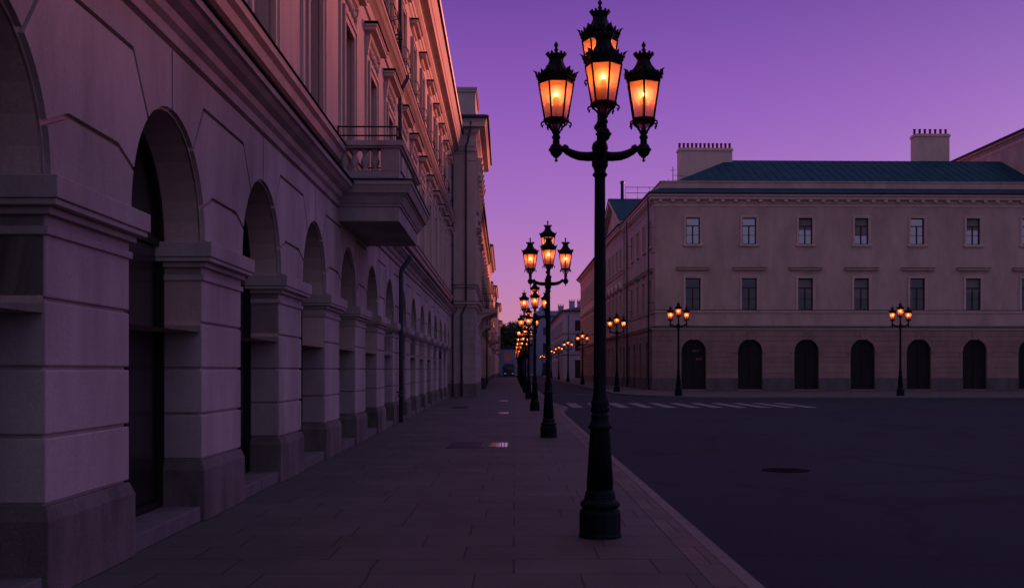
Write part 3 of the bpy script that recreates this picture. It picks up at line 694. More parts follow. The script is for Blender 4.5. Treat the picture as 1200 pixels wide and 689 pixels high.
# ground floor: rebuilt arched openings in front of the plain wall
gf = MB(RT); sH = [(2.45+3.8*k, 1.15, .06, 3.9, True) for k in range(5)]; fH = [(3.0+4.5*k, 1.95, .06, 4.05, True) for k in range(7)]
wall(gf, -.3, 19.3, 0, 4.76, sH, .32, .3); gf.T = RTF; wall(gf, -.298, 31.5, 0, 4.76, fH, .32, .3); gf.build('ground_floor_wall', M['rust'], Rb)
gf = MB(RT); courses(gf, -.3, 19.3, .95, 4.7, .42, sH, .325); gf.T = RTF; courses(gf, -.325, 31.5, .95, 4.7, .42, fH, .325)
gf.T = RTF
for k in range(7):          # keystones
    c = 3.0+4.5*k; gf.prism([(c-.16, 4.0), (c+.16, 4.0), (c+.26, 4.72), (c-.26, 4.72)], .2, .36)
    for sg in (-1, 1):
        gf.box(*sorted((c+sg*1.0, c+sg*1.3)), .2, .37, 2.93, 3.07)
gf.build('rusticated_stonework', M['rust'], Rb)
for T_, HH in ((RT, sH), (RTF, fH)):
    off = T_ @ Vector((0, .3, 0))
    for c, w_, zb, zt, ar in HH:
        o = window(Rb, T_, c, zb, w_, zt-zb, mats=('rust', 'dark', 'dark'), rev=.3, arched=True, sill=False); o.location = T_ @ Vector((c, .3, zb)); o.name = 'doorway'
for T_, HH, x, e, zz in ((RT, sH, -.36, 19.3, .92), (RTF, fH, -.358, 31.5, .922)):
    for c, w_ in [(h[0], h[1]) for h in HH]+[(e, 0)]:
        mb = MB(T_); mb.box(x, c-w_/2, .2, .36 if T_ is RT else .3585, 0, zz); mb.build('plinth', M['greybase'], Rb); x = c+w_/2
for z, e in ((4.76, .38), (4.84, .44)):
    mb = MB(); sweep(mb, [(0, z), (e, z), (e+.02, z+.08), (0, z+.09)], -1, 31.5, 19.3); mb.build('ground_cornice', M['peachtrim'], Rb)
mb = MB(); sweep(mb, [(0, 4.935), (.49, 4.935), (.49, 4.965), (0, 5.04)], -1, 31.5, 19.3); mb.build('ground_flashing', M['roofdark'], Rb)
for mat, zz, xs in (('neongreen', 3.0, (2.95, 3.1, 3.32)), ('neonred', 2.35, (3.25, 3.42, 3.6))):
    mb = MB(RTF)
    for q, xx in enumerate(xs): mb.prism([(xx, zz), (xx+.035, zz), (xx+.06+.03*q, zz+.22), (xx+.02+.03*q, zz+.22)], .075, .09)
    mb.box(xs[0], xs[-1], .075, .088, zz+.1, zz+.125)
    mb.build('lit_sign', M[mat], Rb)
# modillions under the eaves
for T_, k, e in ((RTF, .2, 31), (RT, .4, 19)):
    mb = MB(T_); mb.box(0, .28, .1, .38, 14.93, 15.1); o = mb.build('modillion', M['peachtrim'], Rb, T_ @ Vector((k, 0, 0)))
    while k < e-1:
        k += 1.0; q = o.copy(); COL.objects.link(q); q.location = T_ @ Vector((k, 0, 0))
pipe(Rb, RT, .35, .05, 13.7, .07, .5, top=(-.3, .6, 1.6)); pipe(Rb, RT, 13.9, .05, 14.0, .07, .5, top=(0, .55, 1.2))
mb = MB()
def rq(a): mb.face(a)
x0, y0 = -.5, -.5
mb.grid([[(x0, y0, 15.66), (31.5, y0, 15.66), (31.5, 19.3, 15.66), (x0, 19.3, 15.66)], [(.45, .45, 16.12), (31.5, .45, 16.12), (31.5, 19.3, 16.12), (.45, 19.3, 16.12)]], closed=True)
mb.build('roof_skirt', M['roofblue'], Rb)
mb = MB(); mb.box(.5, 31.5, .5, 19.2, 16.05, 16.6); mb.box(.44, 31.5, .44, 19.24, 16.6, 16.7); mb.build('attic_wall', M['peach'], Rb)
mb = MB(); a, b_, c, d_ = (1.6, 1.2, 16.7), (31.5, 1.2, 16.7), (31.5, 18.8, 16.7), (1.6, 18.8, 16.7); e, f_ = (7.6, 8.0, 19.8), (31.5, 8.0, 19.8)
for fc in ((a, b_, f_, e), (a, e, d_), (d_, e, f_, c), (a, d_, c, b_), (b_, c, f_)): mb.face(fc)
mb.build('roof', M['roofblue'], Rb)
mb = MB()           # standing seams
for i in range(42):
    xx = 2.0+i*.7
    k = min(1, (xx-1.6)/6.0); yt = 1.2+6.8*k; zt = 16.7+3.1*k
    mb.tube([(xx, 1.2, 16.72), (xx, yt, zt+.02)], .02, 4, smooth=False)
mb.build('roof_seam', M['roofblue'], Rb)
chimney(Rb, 3.2, 7.4, 16.6, 20.75, 4.6, 1.1, 'peachtrim', 13); chimney(Rb, 24, 8, 17, 22.2, 3.0, 1.1, 'peachtrim', 7)
mb = MB()
ax, ay = 1.9, 3.0
mb.tube([(ax, ay, 16.6), (ax, ay, 18.3)], .03, 5); mb.tube([(ax-.25, ay, 18.0), (ax+.25, ay, 18.0)], .018, 4); mb.tube([(ax, ay, 17.6), (ax+1.2, ay, 17.5)], .018, 4); mb.tube([(ax, ay, 17.2), (ax+1.2, ay, 17.1)], .015, 4)
mb.tube([(ax+1.2, ay, 16.6), (ax+1.2, ay, 17.5)], .02, 4); mb.tube([(ax-.5, ay, 16.6), (ax-.35, ay, 17.3)], .018, 4); mb.tube([(ax+.2, ay, 16.6), (ax+.9, ay, 17.5)], .012, 4)
mb.build('antenna', M['iron'], Rb)
street_building('sun_blocker_tall', 'unseen taller peach block added to hold off the low sun, joined to the right end of the corner house', -1, (11.26+31.6, 87.5, 0), RA, 19, 50, 21.5, 'peach', 'peachtrim', 4, 3,  # out of view, added to keep low sun off the near arcade
    [W(w=1.2, z=1.0, h=2.6, style='plain'), W(w=1.2, z=6.4, h=2.3, style='frame'), W(w=1.1, z=11.4, h=2.0), W(w=1.1, z=16, h=1.9)], corn(21.6, .5, .9), 2, front_first=2.6, front_pitch=4.5)
for k in (2, 3, 5, 6):
    for zz, hh, ww in ((6.4, 2.5, 1.2), (11.6, 2.1, 1.1)):
        if (k*3+int(zz)) % 5 < 3:
            mb = MB(RTF); c = 3.0+4.5*k; mb.box(c-ww/2+.06, c+ww/2-.06, -.176, -.170, zz+hh*(.35+.1*(k % 3)), zz+hh-.06); mb.build('blind', M['blind'], Rb)
# pedimented part
def loc_on(base, rot, x, y): return (base[0]+x*math.cos(rot)-y*math.sin(rot), base[1]+x*math.sin(rot)+y*math.cos(rot), 0)
p = loc_on((11.26, 86.8), RA, -.2, 19.32)
R2F = [W(w=1.2, z=1.0, h=2.9, arch=True, sill=False, mats=('rust', 'dark', 'glassdark')), W(w=1.15, z=6.5, h=2.4, style='frame', hood=(.45, .5, .3, .22, .55), sill=True), W(w=1.1, z=11.5, h=2.0, style='frame')]
Pd, T, TF = street_building('pedimented_house', 'pinkish house front with a triangular gable and blue metal roof behind the nearest lamp post', -1, p, RA, 16.4, 12, 15.7, 'peach', 'peachtrim', 3.3, 1.7, R2F, corn1, 0,
    strings=([(0, 4.75), (.1, 4.8), (.3, 4.95), (.35, 5.0), (.35, 5.08), (0, 5.12)], [(0, 10.9), (.08, 10.95), (.14, 11.1), (.14, 11.16), (0, 11.2)]), base=.9, rust=(.95, 4.7, 'rust', 'greybase'))
mb = MB(T); mb.prism([(-.5, 15.68), (16.9, 15.68), (8.2, 18.9)], -.4, .0)
mb.build('gable', M['peach'], Pd)
mb = MB(T)
for a, b_ in (((-.9, 15.66), (8.2, 18.95)), ((17.3, 15.66), (8.2, 18.95))):
    mb.prism([a, b_, (b_[0], b_[1]+.45), (a[0], a[1]+.35)], -.4, .5)
mb.build('raking_cornice', M['peachtrim'], Pd)
mb = MB(T)
for sg in (0, 1):
    xx = -.95 if sg == 0 else 17.35
    mb.prism([(xx, 16.02), (8.2, 19.42), (8.2, 19.5), (xx, 16.1)], -9, .56)
mb.build('roof', M['roofblue'], Pd)
mb = MB(); mb.box(.4, 9, .2, 16.2, 15.6, 16.0); mb.build('roof_base', M['peach'], Pd)
mb = MB(); mb.lathe([(.17, 19.2), (.17, 21.0), (.23, 21.05), (.23, 21.25), (.1, 21.35)], 10, (.9, 8.0, 0)); mb.build('flue', M['pipe'], Pd)
mb = MB()
for z in (20.1, 20.7): mb.tube([(1.3, 8.2, z), (9, 8.2, z)], .03, 4)
for k in range(7): mb.tube([(1.3+k*1.25, 8.2, 19.4), (1.3+k*1.25, 8.2, 20.75)], .025, 4)
mb.build('roof_railing', M['iron'], Pd)
pipe(Pd, T, 16.1, .05, 14.0, .08, .2, top=(0, .5, 1.2))
p = loc_on((11.06, 106.1), RA, .1, 16.5)
B, T, TF = street_building('mauve_house', 'mauve three storey house beyond the gabled one, partly behind the nearest lamp post', -1, (p[0]-.1, p[1]+.2, 0), .0078, 46, 12, 15.4, 'peach', 'peachtrim', 3.4, 1.8,
    [W(w=1.2, z=1.0, h=2.9, arch=True, sill=False, mats=('rust', 'dark', 'glassdark')), W(w=1.15, z=6.5, h=2.4, style='frame', hood=(.45, .5, .3, .22, .5)), W(w=1.1, z=11.2, h=2.0, style='frame')],
    corn(15.5, .6, 1.0), 2.5, strings=([(0, 4.8), (.1, 4.85), (.3, 5.0), (.3, 5.1), (0, 5.14)],), base=.9, rust=(.95, 4.7, 'rust', 'greybase'))
mb = MB(T); mb.box(37.5, 38.9, .06, .12, 3.9, 4.7)
sgn_ = mb.build('street_sign', M['signblue'], B)
mb = MB(T); mb.box(37.6, 38.8, .12, .125, 4.25, 4.35); mb.box(37.7, 38.6, .12, .125, 4.05, 4.12); mb.box(37.6, 38.8, .12, .125, 4.5, 4.55)
street_building('sun_blocker_house', 'unseen plain block added to stop sun through the side street, hidden behind the mauve house', -1, (26, 160, 0), 0, 40, 14, 16, 'peach', 'peachtrim', 4, 3, [W(w=1.2, z=6, h=2.2, style='plain')], corn(16, .5, .8), 3)  # out of view, added to block sun leaking through the street gap
street_building('sun_blocker_block', 'unseen plain block added to stop sun through the side street before the pale palace', -1, (26, 240, 0), 0, 50, 14, 17, 'white', 'white', 4, 3, [W(w=1.2, z=6, h=2.2, style='plain')], corn(17, .5, .8), 3)  # out of view, added to block sun in the second street gap
# white corner house, palace and blocks that close the street
B, T, TF = street_building('white_corner_house', 'white corner house with dark hipped roof and a dark doorway, far down the street', -1, (8.95, 197, 0), .004, 58, 30, 12.1, 'white', 'white', 4.2, 3,
    [W(w=1.2, z=.1, h=3.3, style='plain', sill=False, mats=('white', 'dark', 'glassdark')), W(w=1.2, z=5.0, h=2.2, style='frame'), W(w=1.2, z=8.6, h=1.9, style='frame')], corn(12.3, .5, .6), 3.6, strings=([(0, 4.2), (.08, 4.25), (.12, 4.35), (0, 4.4)], [(0, 8.0), (.08, 8.04), (.1, 8.1), (0, 8.14)]), base=None, front_first=2.7, front_pitch=4.4)
pipe(B, TF, .9, .05, 11.5, .07, .12); chimney(B, 4, 12, 13, 17.2, 1.4, 1.0, 'white', 3)
B, T, TF = street_building('pale_palace', 'pale blue palace with attic, chimneys and curved gable at the far end on the right', -1, (6.0, 292, 0), 0, 60, 30, 15.8, 'bluewall', 'bluewall', 5, 3,
    [W(w=1.4, z=.2, h=3.3, style='plain', sill=False, mats=('bluewall', 'dark', 'glassdark')), W(w=1.3, z=6.0, h=2.6, style='frame'), W(w=1.3, z=11, h=2.0, style='frame')], corn(16, .5, .8), 2.0, strings=([(0, 5), (.15, 5.1), (.2, 5.2), (0, 5.24)],), front_first=2.5, front_pitch=3.6)
mb = MB(TF); mb.box(0, 22, -.9, -.3, 16, 17.4)
arc = [(1.9+1.3*math.cos(PI*i/12), 17.2+1.6*math.sin(PI*i/12)) for i in range(13)]
mb.prism([(0.4, 16), (3.4, 16)]+arc, -.9, -.25); mb.prism([(1.2, 18), (2.6, 18), (2.1, 19.8), (1.9, 21.0), (1.7, 19.8)], -.8, -.35)
mb.build('attic', M['bluewall'], B)
for x in (6.0, 9.0, 11.2): chimney(B, x, 3, 16, 20.2 if x > 8 else 18.9, 1.5, 1.2, 'bluewall', 3)
street_building('end_block', 'low dark block closing the view at the end of the street', 1, (6.6, 385, 0), 0, 30, 13, 10.5, 'darkblue', 'darkblue', 4, 3,
    [W(w=1.3, z=1.0, h=2.4, style='plain'), W(w=1.3, z=5.5, h=2.2, style='plain')], corn(10.7, .4, .5), 1.5, front_first=2.0, front_pitch=3.2)
# little lodge with a lit window
LD = empty('lodge', (-3.6, 292, 0), 0, 'small pale lodge with one orange lit window in front of the dark trees', 'building')
TFx = fmat(1, 0, 0, -1)
mb = MB(TFx); wall(mb, 0, 4.4, 0, 7.2, [(1.9, 1.1, 4.1, 6.0, False), (1.2, .9, .2, 2.6, False)], .15); mb.box(0, 4.4, -8, -.2, 0, 7.2); mb.build('wall', M['bluewall'], LD)
mb = MB(TFx); mb.box(-.2, 4.6, -8.2, .25, 7.2, 7.5); mb.build('roof', M['roofdark'], LD)
mb = MB(TFx); mb.box(1.35, 2.45, -.15, -.12, 4.1, 6.0); wn = mb.build('lit_window', M['litwin'], LD)
mb = MB(TFx); mb.box(1.87, 1.93, -.12, -.08, 4.1, 6.0); mb.box(1.35, 2.45, -.12, -.08, 5.3, 5.36); mb.build('frame', M['frame'], wn)
mb = MB(TFx); mb.box(.75, 1.65, -.15, -.1, .2, 2.6); mb.build('door', M['dark'], LD)

# ================================================================== trees
def tree(label, x, y, h, r, seed):
    rnd = random.Random(seed); t = empty('tree', (x, y, 0), 0, label, 'tree', 'trees at the far end of the street')
    mb = MB(); mb.tube([(0, 0, -.1), (.1, .05, h*.2), (-.05, 0, h*.45), (.1, 0, h*.8)], [.38, .3, .2, .06], 8)
    br = []
    for i in range(9):
        a = rnd.uniform(0, 2*PI); z0 = h*rnd.uniform(.25, .6); e = (math.cos(a)*r*.7, math.sin(a)*r*.7, z0+h*rnd.uniform(.1, .3)); br.append(e)
        mb.tube([(0, 0, z0), (e[0]*.5, e[1]*.5, z0+(e[2]-z0)*.6), e], [.13, .08, .03], 5)
    mb.build('trunk', M['bark'], t)
    lf = MB(); cl = []
    for i in range(60):
        a = rnd.uniform(0, 2*PI); v = rnd.uniform(-1, 1); q = rnd.random()**.5
        cl.append((math.cos(a)*r*q*math.sqrt(1-v*v*.8), math.sin(a)*r*q*math.sqrt(1-v*v*.8), h*.62+v*h*.33, rnd.uniform(.16, .3)*r))
    for c in cl:
        for k in range(130):
            d = Vector((rnd.gauss(0, 1), rnd.gauss(0, 1), rnd.gauss(0, .8))).normalized()*c[3]*rnd.uniform(.5, 1.15)
            p_ = Vector(c[:3])+d; u = Vector((rnd.gauss(0, 1), rnd.gauss(0, 1), rnd.gauss(0, 1))).normalized()*rnd.uniform(.22, .4); v_ = u.orthogonal().normalized()*u.length*.6
            lf.face([p_-u, p_-v_*.9, p_+u, p_+v_])
    o = lf.build('crown', M['leaf'], t)
    return t
tree('tallest dark broadleaf tree, right of the group at the end of the left pavement', .6, 345, 17.4, 4.6, 3)
tree('middle dark broadleaf tree behind the lit lodge at the street end', -2.4, 335, 15.6, 4.0, 5)
tree('lowest dark broadleaf tree beside the farthest left house', -5.4, 352, 14.6, 4.0, 9)

# ================================================================== bus
bus = empty('bus', (-1.13, 262, -.1), 0, 'dark blue bus seen head on at the end of the left pavement', 'bus')
mb = MB(); pr = [(-1.2, .35), (1.2, .35), (1.25, .8), (1.25, 2.6), (1.15, 3.1), (.9, 3.25), (-.9, 3.25), (-1.15, 3.1), (-1.25, 2.6), (-1.25, .8)]
mb.grid([[(a*.96, -.12, b) for a, b in pr], [(a, 0, b) for a, b in pr], [(a, 11, b) for a, b in pr]], closed=True); mb.build('body', M['busblue'], bus, bevel=.05)
mb = MB(); mb.box(-1.08, 1.08, -.16, -.1, 1.25, 2.55); mb.build('windscreen', M['glass'], bus)
mb = MB(); mb.box(-.8, .8, -.16, -.1, 2.7, 3.0); mb.build('destination_panel', M['glassdark'], bus)
for x in (-.9, .9):
    mb = MB(fmat(1, 0, 0, -1)); mb.box(x-.17, x+.17, .1, .16, .72, .92); mb.build('headlight', M['headlight'], bus, bevel=.02)
for x, y in ((-1.1, 2.2), (1.1, 2.2), (-1.1, 8.6), (1.1, 8.6)):
    mb = MB(Matrix.Rotation(PI/2, 4, 'Y')); mb.lathe([(.3, -.14), (.48, -.13), (.5, 0), (.48, .13), (.3, .14)], 20); mb.build('wheel', M['rubber'], bus, (x, y, .5))
for s_ in (-1, 1):
    mb = MB(); mb.tube([(s_*1.15, -.1, 2.6), (s_*1.45, -.3, 2.5)], .025, 5); mb.box(s_*1.47-.07, s_*1.47+.07, -.38, -.28, 1.95, 2.5); mb.build('mirror', M['dark'], bus)
for s_ in (-1, 1):
    for k in range(5):
        mb = MB(); x0, x1 = sorted((s_*1.24, s_*1.262)); mb.box(x0, x1, .6+k*2.05, 2.45+k*2.05, 1.4, 2.45); mb.build('side_window', M['glass'], bus)
mb = MB(); mb.box(-1.22, 1.22, -.2, -.08, .35, .6); mb.build('bumper', M['dark'], bus)

# ================================================================== ground fittings
def grate(label, x0, x1, y0, y1, n, name='pavement_grate'):
    g = empty(name, ((x0+x1)/2, (y0+y1)/2, 0), 0, label, 'grate'); hx, hy = (x1-x0)/2, (y1-y0)/2
    mb = MB(); e = .035
    mb.box(-hx, hx, -hy, -hy+e, -.005, .011); mb.box(-hx, hx, hy-e, hy, -.005, .011); mb.box(-hx, -hx+e, -hy+e, hy-e, -.005, .011); mb.box(hx-e, hx, -hy+e, hy-e, -.005, .011)
    k = 1
    for k in range(1, n): xx = -hx+2*hx*k/n; mb.box(xx-.012, xx+.012, -hy+e, hy-e, -.005, .010)
    for k in range(1, 4): yy = -hy+2*hy*k/4; mb.box(-hx+e, hx-e, yy-.012, yy+.012, -.004, .0085)
    mb.build('bars', M['iron'], g)
    mb = MB(); mb.box(-hx+.01, hx-.01, -hy+.01, hy-.01, -.004, .004); mb.build('pit', M['dark'], g); return g
grate('larger dark iron grate set in the pavement left of the second lamp post', -1.39, -.62, 22.4, 24.1, 14)
grate('smaller distant dark grate on the pavement near the pavilion', -2.65, -1.95, 45.5, 47.5, 8)
def lightplate(label, x0, x1, y0, y1):
    hx, hy = (x1-x0)/2, (y1-y0)/2; g = empty('pavement_light', ((x0+x1)/2, (y0+y1)/2, 0), 0, label, 'pavement light', 'shiny panels set in the left pavement')
    mb = MB(); mb.box(-hx, hx, -hy, hy, -.004, .005); mb.build('frame', M['iron'], g)
    nn = 6
    for k in range(nn):
        a = -hx+.02+(2*hx-.04)*k/nn; mb = MB(); mb.box(a, a+(2*hx-.04)/nn-.014, -hy+.03, hy-.03, .0, .009); mb.build('glass_block', M['glassblock'], g)
lightplate('nearest shiny panel of glass blocks beside the larger dark grate', -.55, -.1, 22.6, 24.0)
lightplate('middle shiny panel in the pavement beyond the second lamp post', -.56, -.17, 39.7, 41.2)
lightplate('farthest shiny panel in the pavement, a thin bright line', -.75, -.3, 55.4, 57.2)
bn = empty('litter_bin', (-2.55-.0, 92, 0), 0, 'small blue grey litter bin standing by the left house wall past the pavilion', 'bin')
mb = MB(); mb.lathe([(.2, 0), (.2, .05), (.26, .1), (.28, .75), (.3, .78)], 14); mb.build('body', M['bin'], bn)
mb = MB(); mb.lathe([(.3, .78), (.31, .84), (.2, .95), (.05, .98)], 14); mb.build('lid', M['iron'], bn)

def manhole(label, x, y, z, r=.33):
    g = empty('manhole_cover', (x, y, z), 0, label, 'manhole cover')
    mb = MB(); mb.lathe([(r, -.02), (r+.07, -.01), (r+.07, .006), (r, .008)], 28); mb.build('rim', M['flash'], g)
    mb = MB(); mb.lathe([(.01, -.01), (r-.008, -.01), (r-.008, .004), (.01, .0045)], 28)
    for i in range(-4, 5):
        for j in range(-4, 5):
            if (i*i+j*j)*.0049 < (r-.06)**2: mb.box(i*.07-.02, i*.07+.02, j*.07-.02, j*.07+.02, .003, .009)
    mb.build('cover', M['flash'], g)
manhole('round iron cover set in the dark road right of the nearest lamp post', 4.6, 18.5, -.098)
# ================================================================== street lamps
def hexring(mb, pts, n=6, rot=0, smooth=False): mb.lathe(pts, n, rot=rot, smooth=smooth)
def make_lantern(parent, z0, xy, rot, name='lantern'):
    """frame mesh with roof, glass, bulb and holder below it"""
    mb = MB(); rz = Matrix.Rotation(rot, 4, 'Z')
    mb.T = rz
    mb.lathe([(.100, .0), (.122, .0), (.126, .012), (.122, .028), (.108, .034), (.100, .034), (.100, .0)], 6, smooth=False)
    for k in range(6):
        a = k*PI/3; c, s = math.cos(a), math.sin(a)
        mb.tube([(c*.110, s*.110, .02), (c*.169, s*.169, .374)], .0095, 6)
    mb.lathe([(.158, .360), (.175, .360), (.178, .375), (.171, .382), (.186, .400), (.190, .414), (.184, .418), (.196, .430), (.199, .440), (.190, .444), (.150, .444), (.150, .362), (.158, .360)], 6, smooth=False)
    # crown of leaves on the rim
    for k in range(6):
        a = k*PI/3; c, s = math.cos(a), math.sin(a); u = Vector((-s, c, 0)); o_ = Vector((c, s, 0)); b0 = o_*.193+Vector((0, 0, .431))
        tip = o_*.226+Vector((0, 0, .488))
        for sd in (-1, 1):
            mb.grid([[b0+u*.0, b0+u*sd*.038, b0+u*sd*.038-o_*.014, b0-o_*.014], [b0+o_*.014+Vector((0, 0, .035)), b0+o_*.006+u*sd*.02+Vector((0, 0, .04)), b0+u*sd*.02-o_*.006+Vector((0, 0, .04)), b0-o_*.0+Vector((0, 0, .035))], [tip, tip+u*sd*.002, tip+u*sd*.002-o_*.003, tip-o_*.003]], closed=True)
        m_ = (Vector((math.cos(a), math.sin(a), 0))+Vector((math.cos(a+PI/3), math.sin(a+PI/3), 0)))/2
        un = Vector((math.cos(a+PI/3)-c, math.sin(a+PI/3)-s, 0)).normalized()
        for off, hh, ww in ((0, .05, .015), (-.05, .03, .012), (.05, .03, .012)):
            p_ = m_*.193+un*off; on = m_.normalized()
            mb.grid([[p_+un*ww+Vector((0, 0, .431)), p_-un*ww+Vector((0, 0, .431)), p_-un*ww-on*.01+Vector((0, 0, .431)), p_+un*ww-on*.01+Vector((0, 0, .431))],
                     [p_+un*ww*1.1+on*.004+Vector((0, 0, .438+hh*.5)), p_-un*ww*1.1+on*.004+Vector((0, 0, .438+hh*.5)), p_-un*ww*1.1-on*.006+Vector((0, 0, .438+hh*.5)), p_+un*ww*1.1-on*.006+Vector((0, 0, .438+hh*.5))],
                     [p_+un*.002+on*.012+Vector((0, 0, .436+hh)), p_-un*.002+on*.012+Vector((0, 0, .436+hh)), p_-un*.002+on*.008+Vector((0, 0, .436+hh)), p_+un*.002+on*.008+Vector((0, 0, .436+hh))]], closed=True)
    # scrolled brackets under the rim
    for k in range(6):
        a = k*PI/3; c, s = math.cos(a), math.sin(a)
        if k % 1 == 0:
            mb.tube([(c*.112, s*.112, .004), (c*.10, s*.10, -.022), (c*.068, s*.068, -.045), (c*.05, s*.05, -.075), (c*.03, s*.03, -.10)], [.008, .010, .010, .009, .008], 6)
            mb.tube([(c*.118, s*.118, .0), (c*.142, s*.142, -.012), (c*.146, s*.146, -.032), (c*.132, s*.132, -.042), (c*.124, s*.124, -.03)], [.009, .009, .009, .008, .006], 6)
            mb.ball((c*.134, s*.134, -.050), .0095, 6)
    mb.T = ID
    mb.lathe([(.012, -.20), (.028, -.195), (.034, -.185), (.030, -.172), (.040, -.160), (.042, -.145), (.032, -.128), (.030, -.118), (.042, -.108), (.042, -.098), (.030, -.09), (.015, -.06), (.012, .02)], 14)
    fr = mb.build(name, M['lampiron'], parent, (xy[0], xy[1], z0))
    r_ = MB(rz); r_.lathe([(.172, .438), (.168, .456), (.146, .472), (.120, .494), (.098, .520), (.081, .549), (.071, .575), (.068, .592), (.070, .600), (.070, .606)], 6, smooth=False)
    r_.T = ID; r_.lathe([(.060, 0.592), (.070, 0.602), (.078, 0.617), (.090, 0.630), (.095, 0.638), (.088, 0.642), (.05, 0.644), (.03, 0.652), (.014, 0.662), (.012, 0.674), (.02, 0.684), (.021, 0.692), (.011, 0.704), (.013, 0.714), (.020, 0.727), (.021, 0.740), (.012, 0.754), (.004, 0.768), (.001, 0.774)], 14)
    for k in range(12):
        a = k*PI/6; r_.ball((.090*math.cos(a), .090*math.sin(a), .648), .0125, 6, 1.2)
    r_.build('roof', M['lampiron'], fr)
    g = MB(rz); rows = [[(rr*math.cos(k*PI/3), rr*math.sin(k*PI/3), z) for k in range(6)] for rr, z in ((.018, -.085), (.06, -.03), (.098, .012))]
    g.grid(rows, closed=True, cap=False)
    rows = [[(rr*math.cos(k*PI/3), rr*math.sin(k*PI/3), z) for k in range(6)] for rr, z in ((.106, .03), (.1665, .370))]
    g.grid(rows, closed=True, cap=False)
    g.build('glass', M['lampglass'], fr)
    b_ = MB(); b_.ball((0, 0, .262), .017, 8, 1.15); b_.build('bulb', M['bulb'], fr)
    b_ = MB(); b_.ball((0, 0, .25), .098, 14, 1.08); b_.build('added_glow_halo', M['halo'], fr)  # added halo volume, not a part of the lantern
    b_ = MB(); b_.ball((0, 0, .258), .052, 14, 1.1); b_.build('added_halo_core', M['halo_core'], fr)  # smaller, brighter halo volume added inside it
    h_ = MB(); h_.lathe([(.016, .0), (.016, .13), (.03, .15), (.034, .19), (.026, .225), (.018, .24)], 10); h_.build('bulb_holder', M['plinth'], fr)
    return fr
def make_arm(parent, ang, zb, z_end, R_=.42):
    c, s = math.cos(ang), math.sin(ang)
    def P(r_, z): return (c*r_, s*r_, z)
    mb = MB(); up = z_end-zb
    mb.tube([P(.04, zb), P(.12, zb-.004), P(.20, zb+.002), P(.26, zb+up*.25+.006), P(.31, zb+up*.55+.012), P(.345, zb+up*.85+.018), P(.37, z_end+.01)], [.047, .045, .043, .040, .036, .032, .03], 10)
    mb.ball(P(.335, z_end+.035), .02, 6); mb.tube([P(.30, z_end-.0), P(.315, z_end+.03), P(.345, z_end+.045)], [.012, .016, .008], 6)
    mb.ball(P(R_, z_end), .064, 12, 1.12)
    mb.lathe([(.060, -.012), (.074, -.006), (.074, .008), (.060, .014)], 16, P(R_, z_end))
    mb.lathe([(.03, .062), (.036, .07), (.03, .085), (.02, .09)], 12, P(R_, z_end))
    mb.lathe([(.001, -.118), (.014, -.108), (.016, -.098), (.008, -.088), (.012, -.078), (.024, -.072), (.03, -.06)], 10, P(R_, z_end))
    return mb.build('arm', M['lampiron'], parent)
POST = [(.206, 0), (.206, .03), (.2, .035), (.2, .235), (.192, .255), (.168, .275), (.172, .285), (.19, .295), (.196, .315), (.188, .335), (.16, .355), (.15, .375), (.152, .39), (.146, .40), (.146, .425), (.132, .44), (.127, .46),
        (.091, 1.02), (.094, 1.03), (.112, 1.04), (.119, 1.052), (.116, 1.062), (.1, 1.078), (.087, 1.10), (.082, 1.135), (.086, 1.15), (.088, 1.165), (.08, 1.175), (.072, 1.185), (.074, 1.20), (.078, 1.24), (.077, 1.29), (.072, 1.33), (.067, 1.345), (.067, 1.36), (.062, 1.38), (.058, 2.2), (.051, 3.40), (.051, 3.44), (.06, 3.455), (.071, 3.463), (.071, 3.478), (.058, 3.49), (.055, 3.505), (.062, 3.53), (.072, 3.548), (.078, 3.556), (.078, 3.60), (.074, 3.605), (.074, 3.715), (.079, 3.72), (.078, 3.735), (.072, 3.765), (.055, 3.788), (.034, 3.80)]
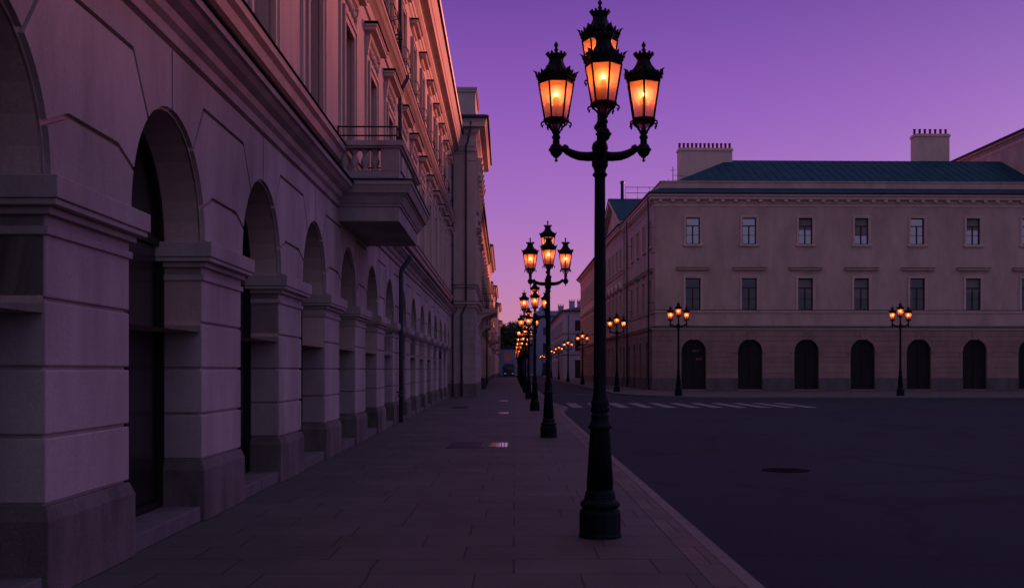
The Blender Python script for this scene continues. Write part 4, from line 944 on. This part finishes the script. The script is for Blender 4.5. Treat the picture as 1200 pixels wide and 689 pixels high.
def make_lamp(loc, label, group, front_arm, raise_c, scale=1.0):
    L = empty('street_lamp', loc, 0, label, 'street lamp', group)
    mb = MB(); mb.lathe(POST[:17], 12, smooth=False, rot=PI/12)
    mb.build('base', M['lampiron'], L, bevel=.004)
    mb = MB(); mb.lathe(POST[16:], 20)
    for i in range(10):     # leaf collar
        a = i*PI/5; c, s = math.cos(a), math.sin(a)
        for zz, o_ in ((1.22, 0), (1.28, .3)):
            a_ = a+o_; mb.ball((.075*math.cos(a_), .075*math.sin(a_), zz), .014, 6, 2.0)
    for i in range(12):     # flutes on the flared foot
        a = i*PI/6; mb.tube([(.122*math.cos(a), .122*math.sin(a), .50), (.091*math.cos(a), .091*math.sin(a), .99)], .006, 4)
    zc = 3.98+raise_c
    mb.lathe([(.034, 3.79), (.030, 3.83), (.030, 3.88), (.045, 3.90), (.058, 3.915), (.055, 3.94), (.035, 3.965), (.026, 3.99), (.024, zc-.24), (.03, zc-.23), (.034, zc-.21), (.02, zc-.19)], 14)
    mb.build('post', M['lampiron'], L)
    ZE = 3.71
    for ang, rot in ((PI, R(4)), (0, R(25))):
        make_arm(L, ang, 3.65, ZE); make_lantern(L, 3.98, (.42*math.cos(ang), 0), rot)
    if front_arm:
        make_arm(L, -PI/2, 3.655, ZE+.06); make_lantern(L, 3.98+.055, (0, -.42), R(-14))
    make_lantern(L, zc, (0, 0), R(-6))
    if scale != 1: L.scale = (scale,)*3
    return L
GL = 'four lantern lamps along the left pavement kerb'
la = make_lamp((.828, 10.49, 0), 'nearest and largest four lantern street lamp, dark green post on a wide round base', GL, True, .405)
def lc(o):
    KIDS.clear()
    def rec(x):
        KIDS[x.name] = kids(x)
        for c in KIDS[x.name]: rec(c)
    rec(o)
lc(la)
ords = ['second', 'third', 'fourth', 'fifth', 'sixth', 'seventh', 'eighth', 'ninth', 'tenth', 'eleventh', 'twelfth', 'thirteenth']
Zs = [26.0, 43, 60.5, 78, 95, 111, 127, 143, 160, 177, 194, 212]
for i, z in enumerate(Zs):
    c = copy_tree(la); c.location = (.83, z, 0); c.rotation_euler = (R(random.uniform(-.3, .3)), R(random.uniform(-.3, .3)), R(random.uniform(-1.5, 1.5)))
    c['label'] = f'{ords[i]} four lantern lamp counted from the camera in the row on the left pavement'
lb = make_lamp((10.18, 67.5, 0), 'three lantern lamp in front of the dark arched doorway of the corner house', 'three lantern lamps along the far right pavement', False, .2, 1.18)
lc(lb)
for x, z, lab in ((7.55, 80, 'three lantern lamp at the rounded kerb before the side of the corner house'), (7.4, 117.5, 'three lantern lamp beside the street sign, just left of the nearest post'),
                  (7.25, 146, 'three lantern lamp before the doorway side of the white corner house'), (7.3, 177, 'three lantern lamp just left of the white house corner, small and dim'),
                  (7.35, 212, 'tiny three lantern lamp along the white house side wall'), (7.4, 283, 'smallest and farthest three lantern lamp in front of the pale palace'),
                  (24, 67.8, 'three lantern lamp along the corner house front, second right from the dark doorway lamp'), (38, 67.8, 'three lantern lamp farthest right along the corner house front')):
    c = copy_tree(lb); c.location = (x, z, 0); c['label'] = lab
for o in list(bpy.data.objects):
    pass
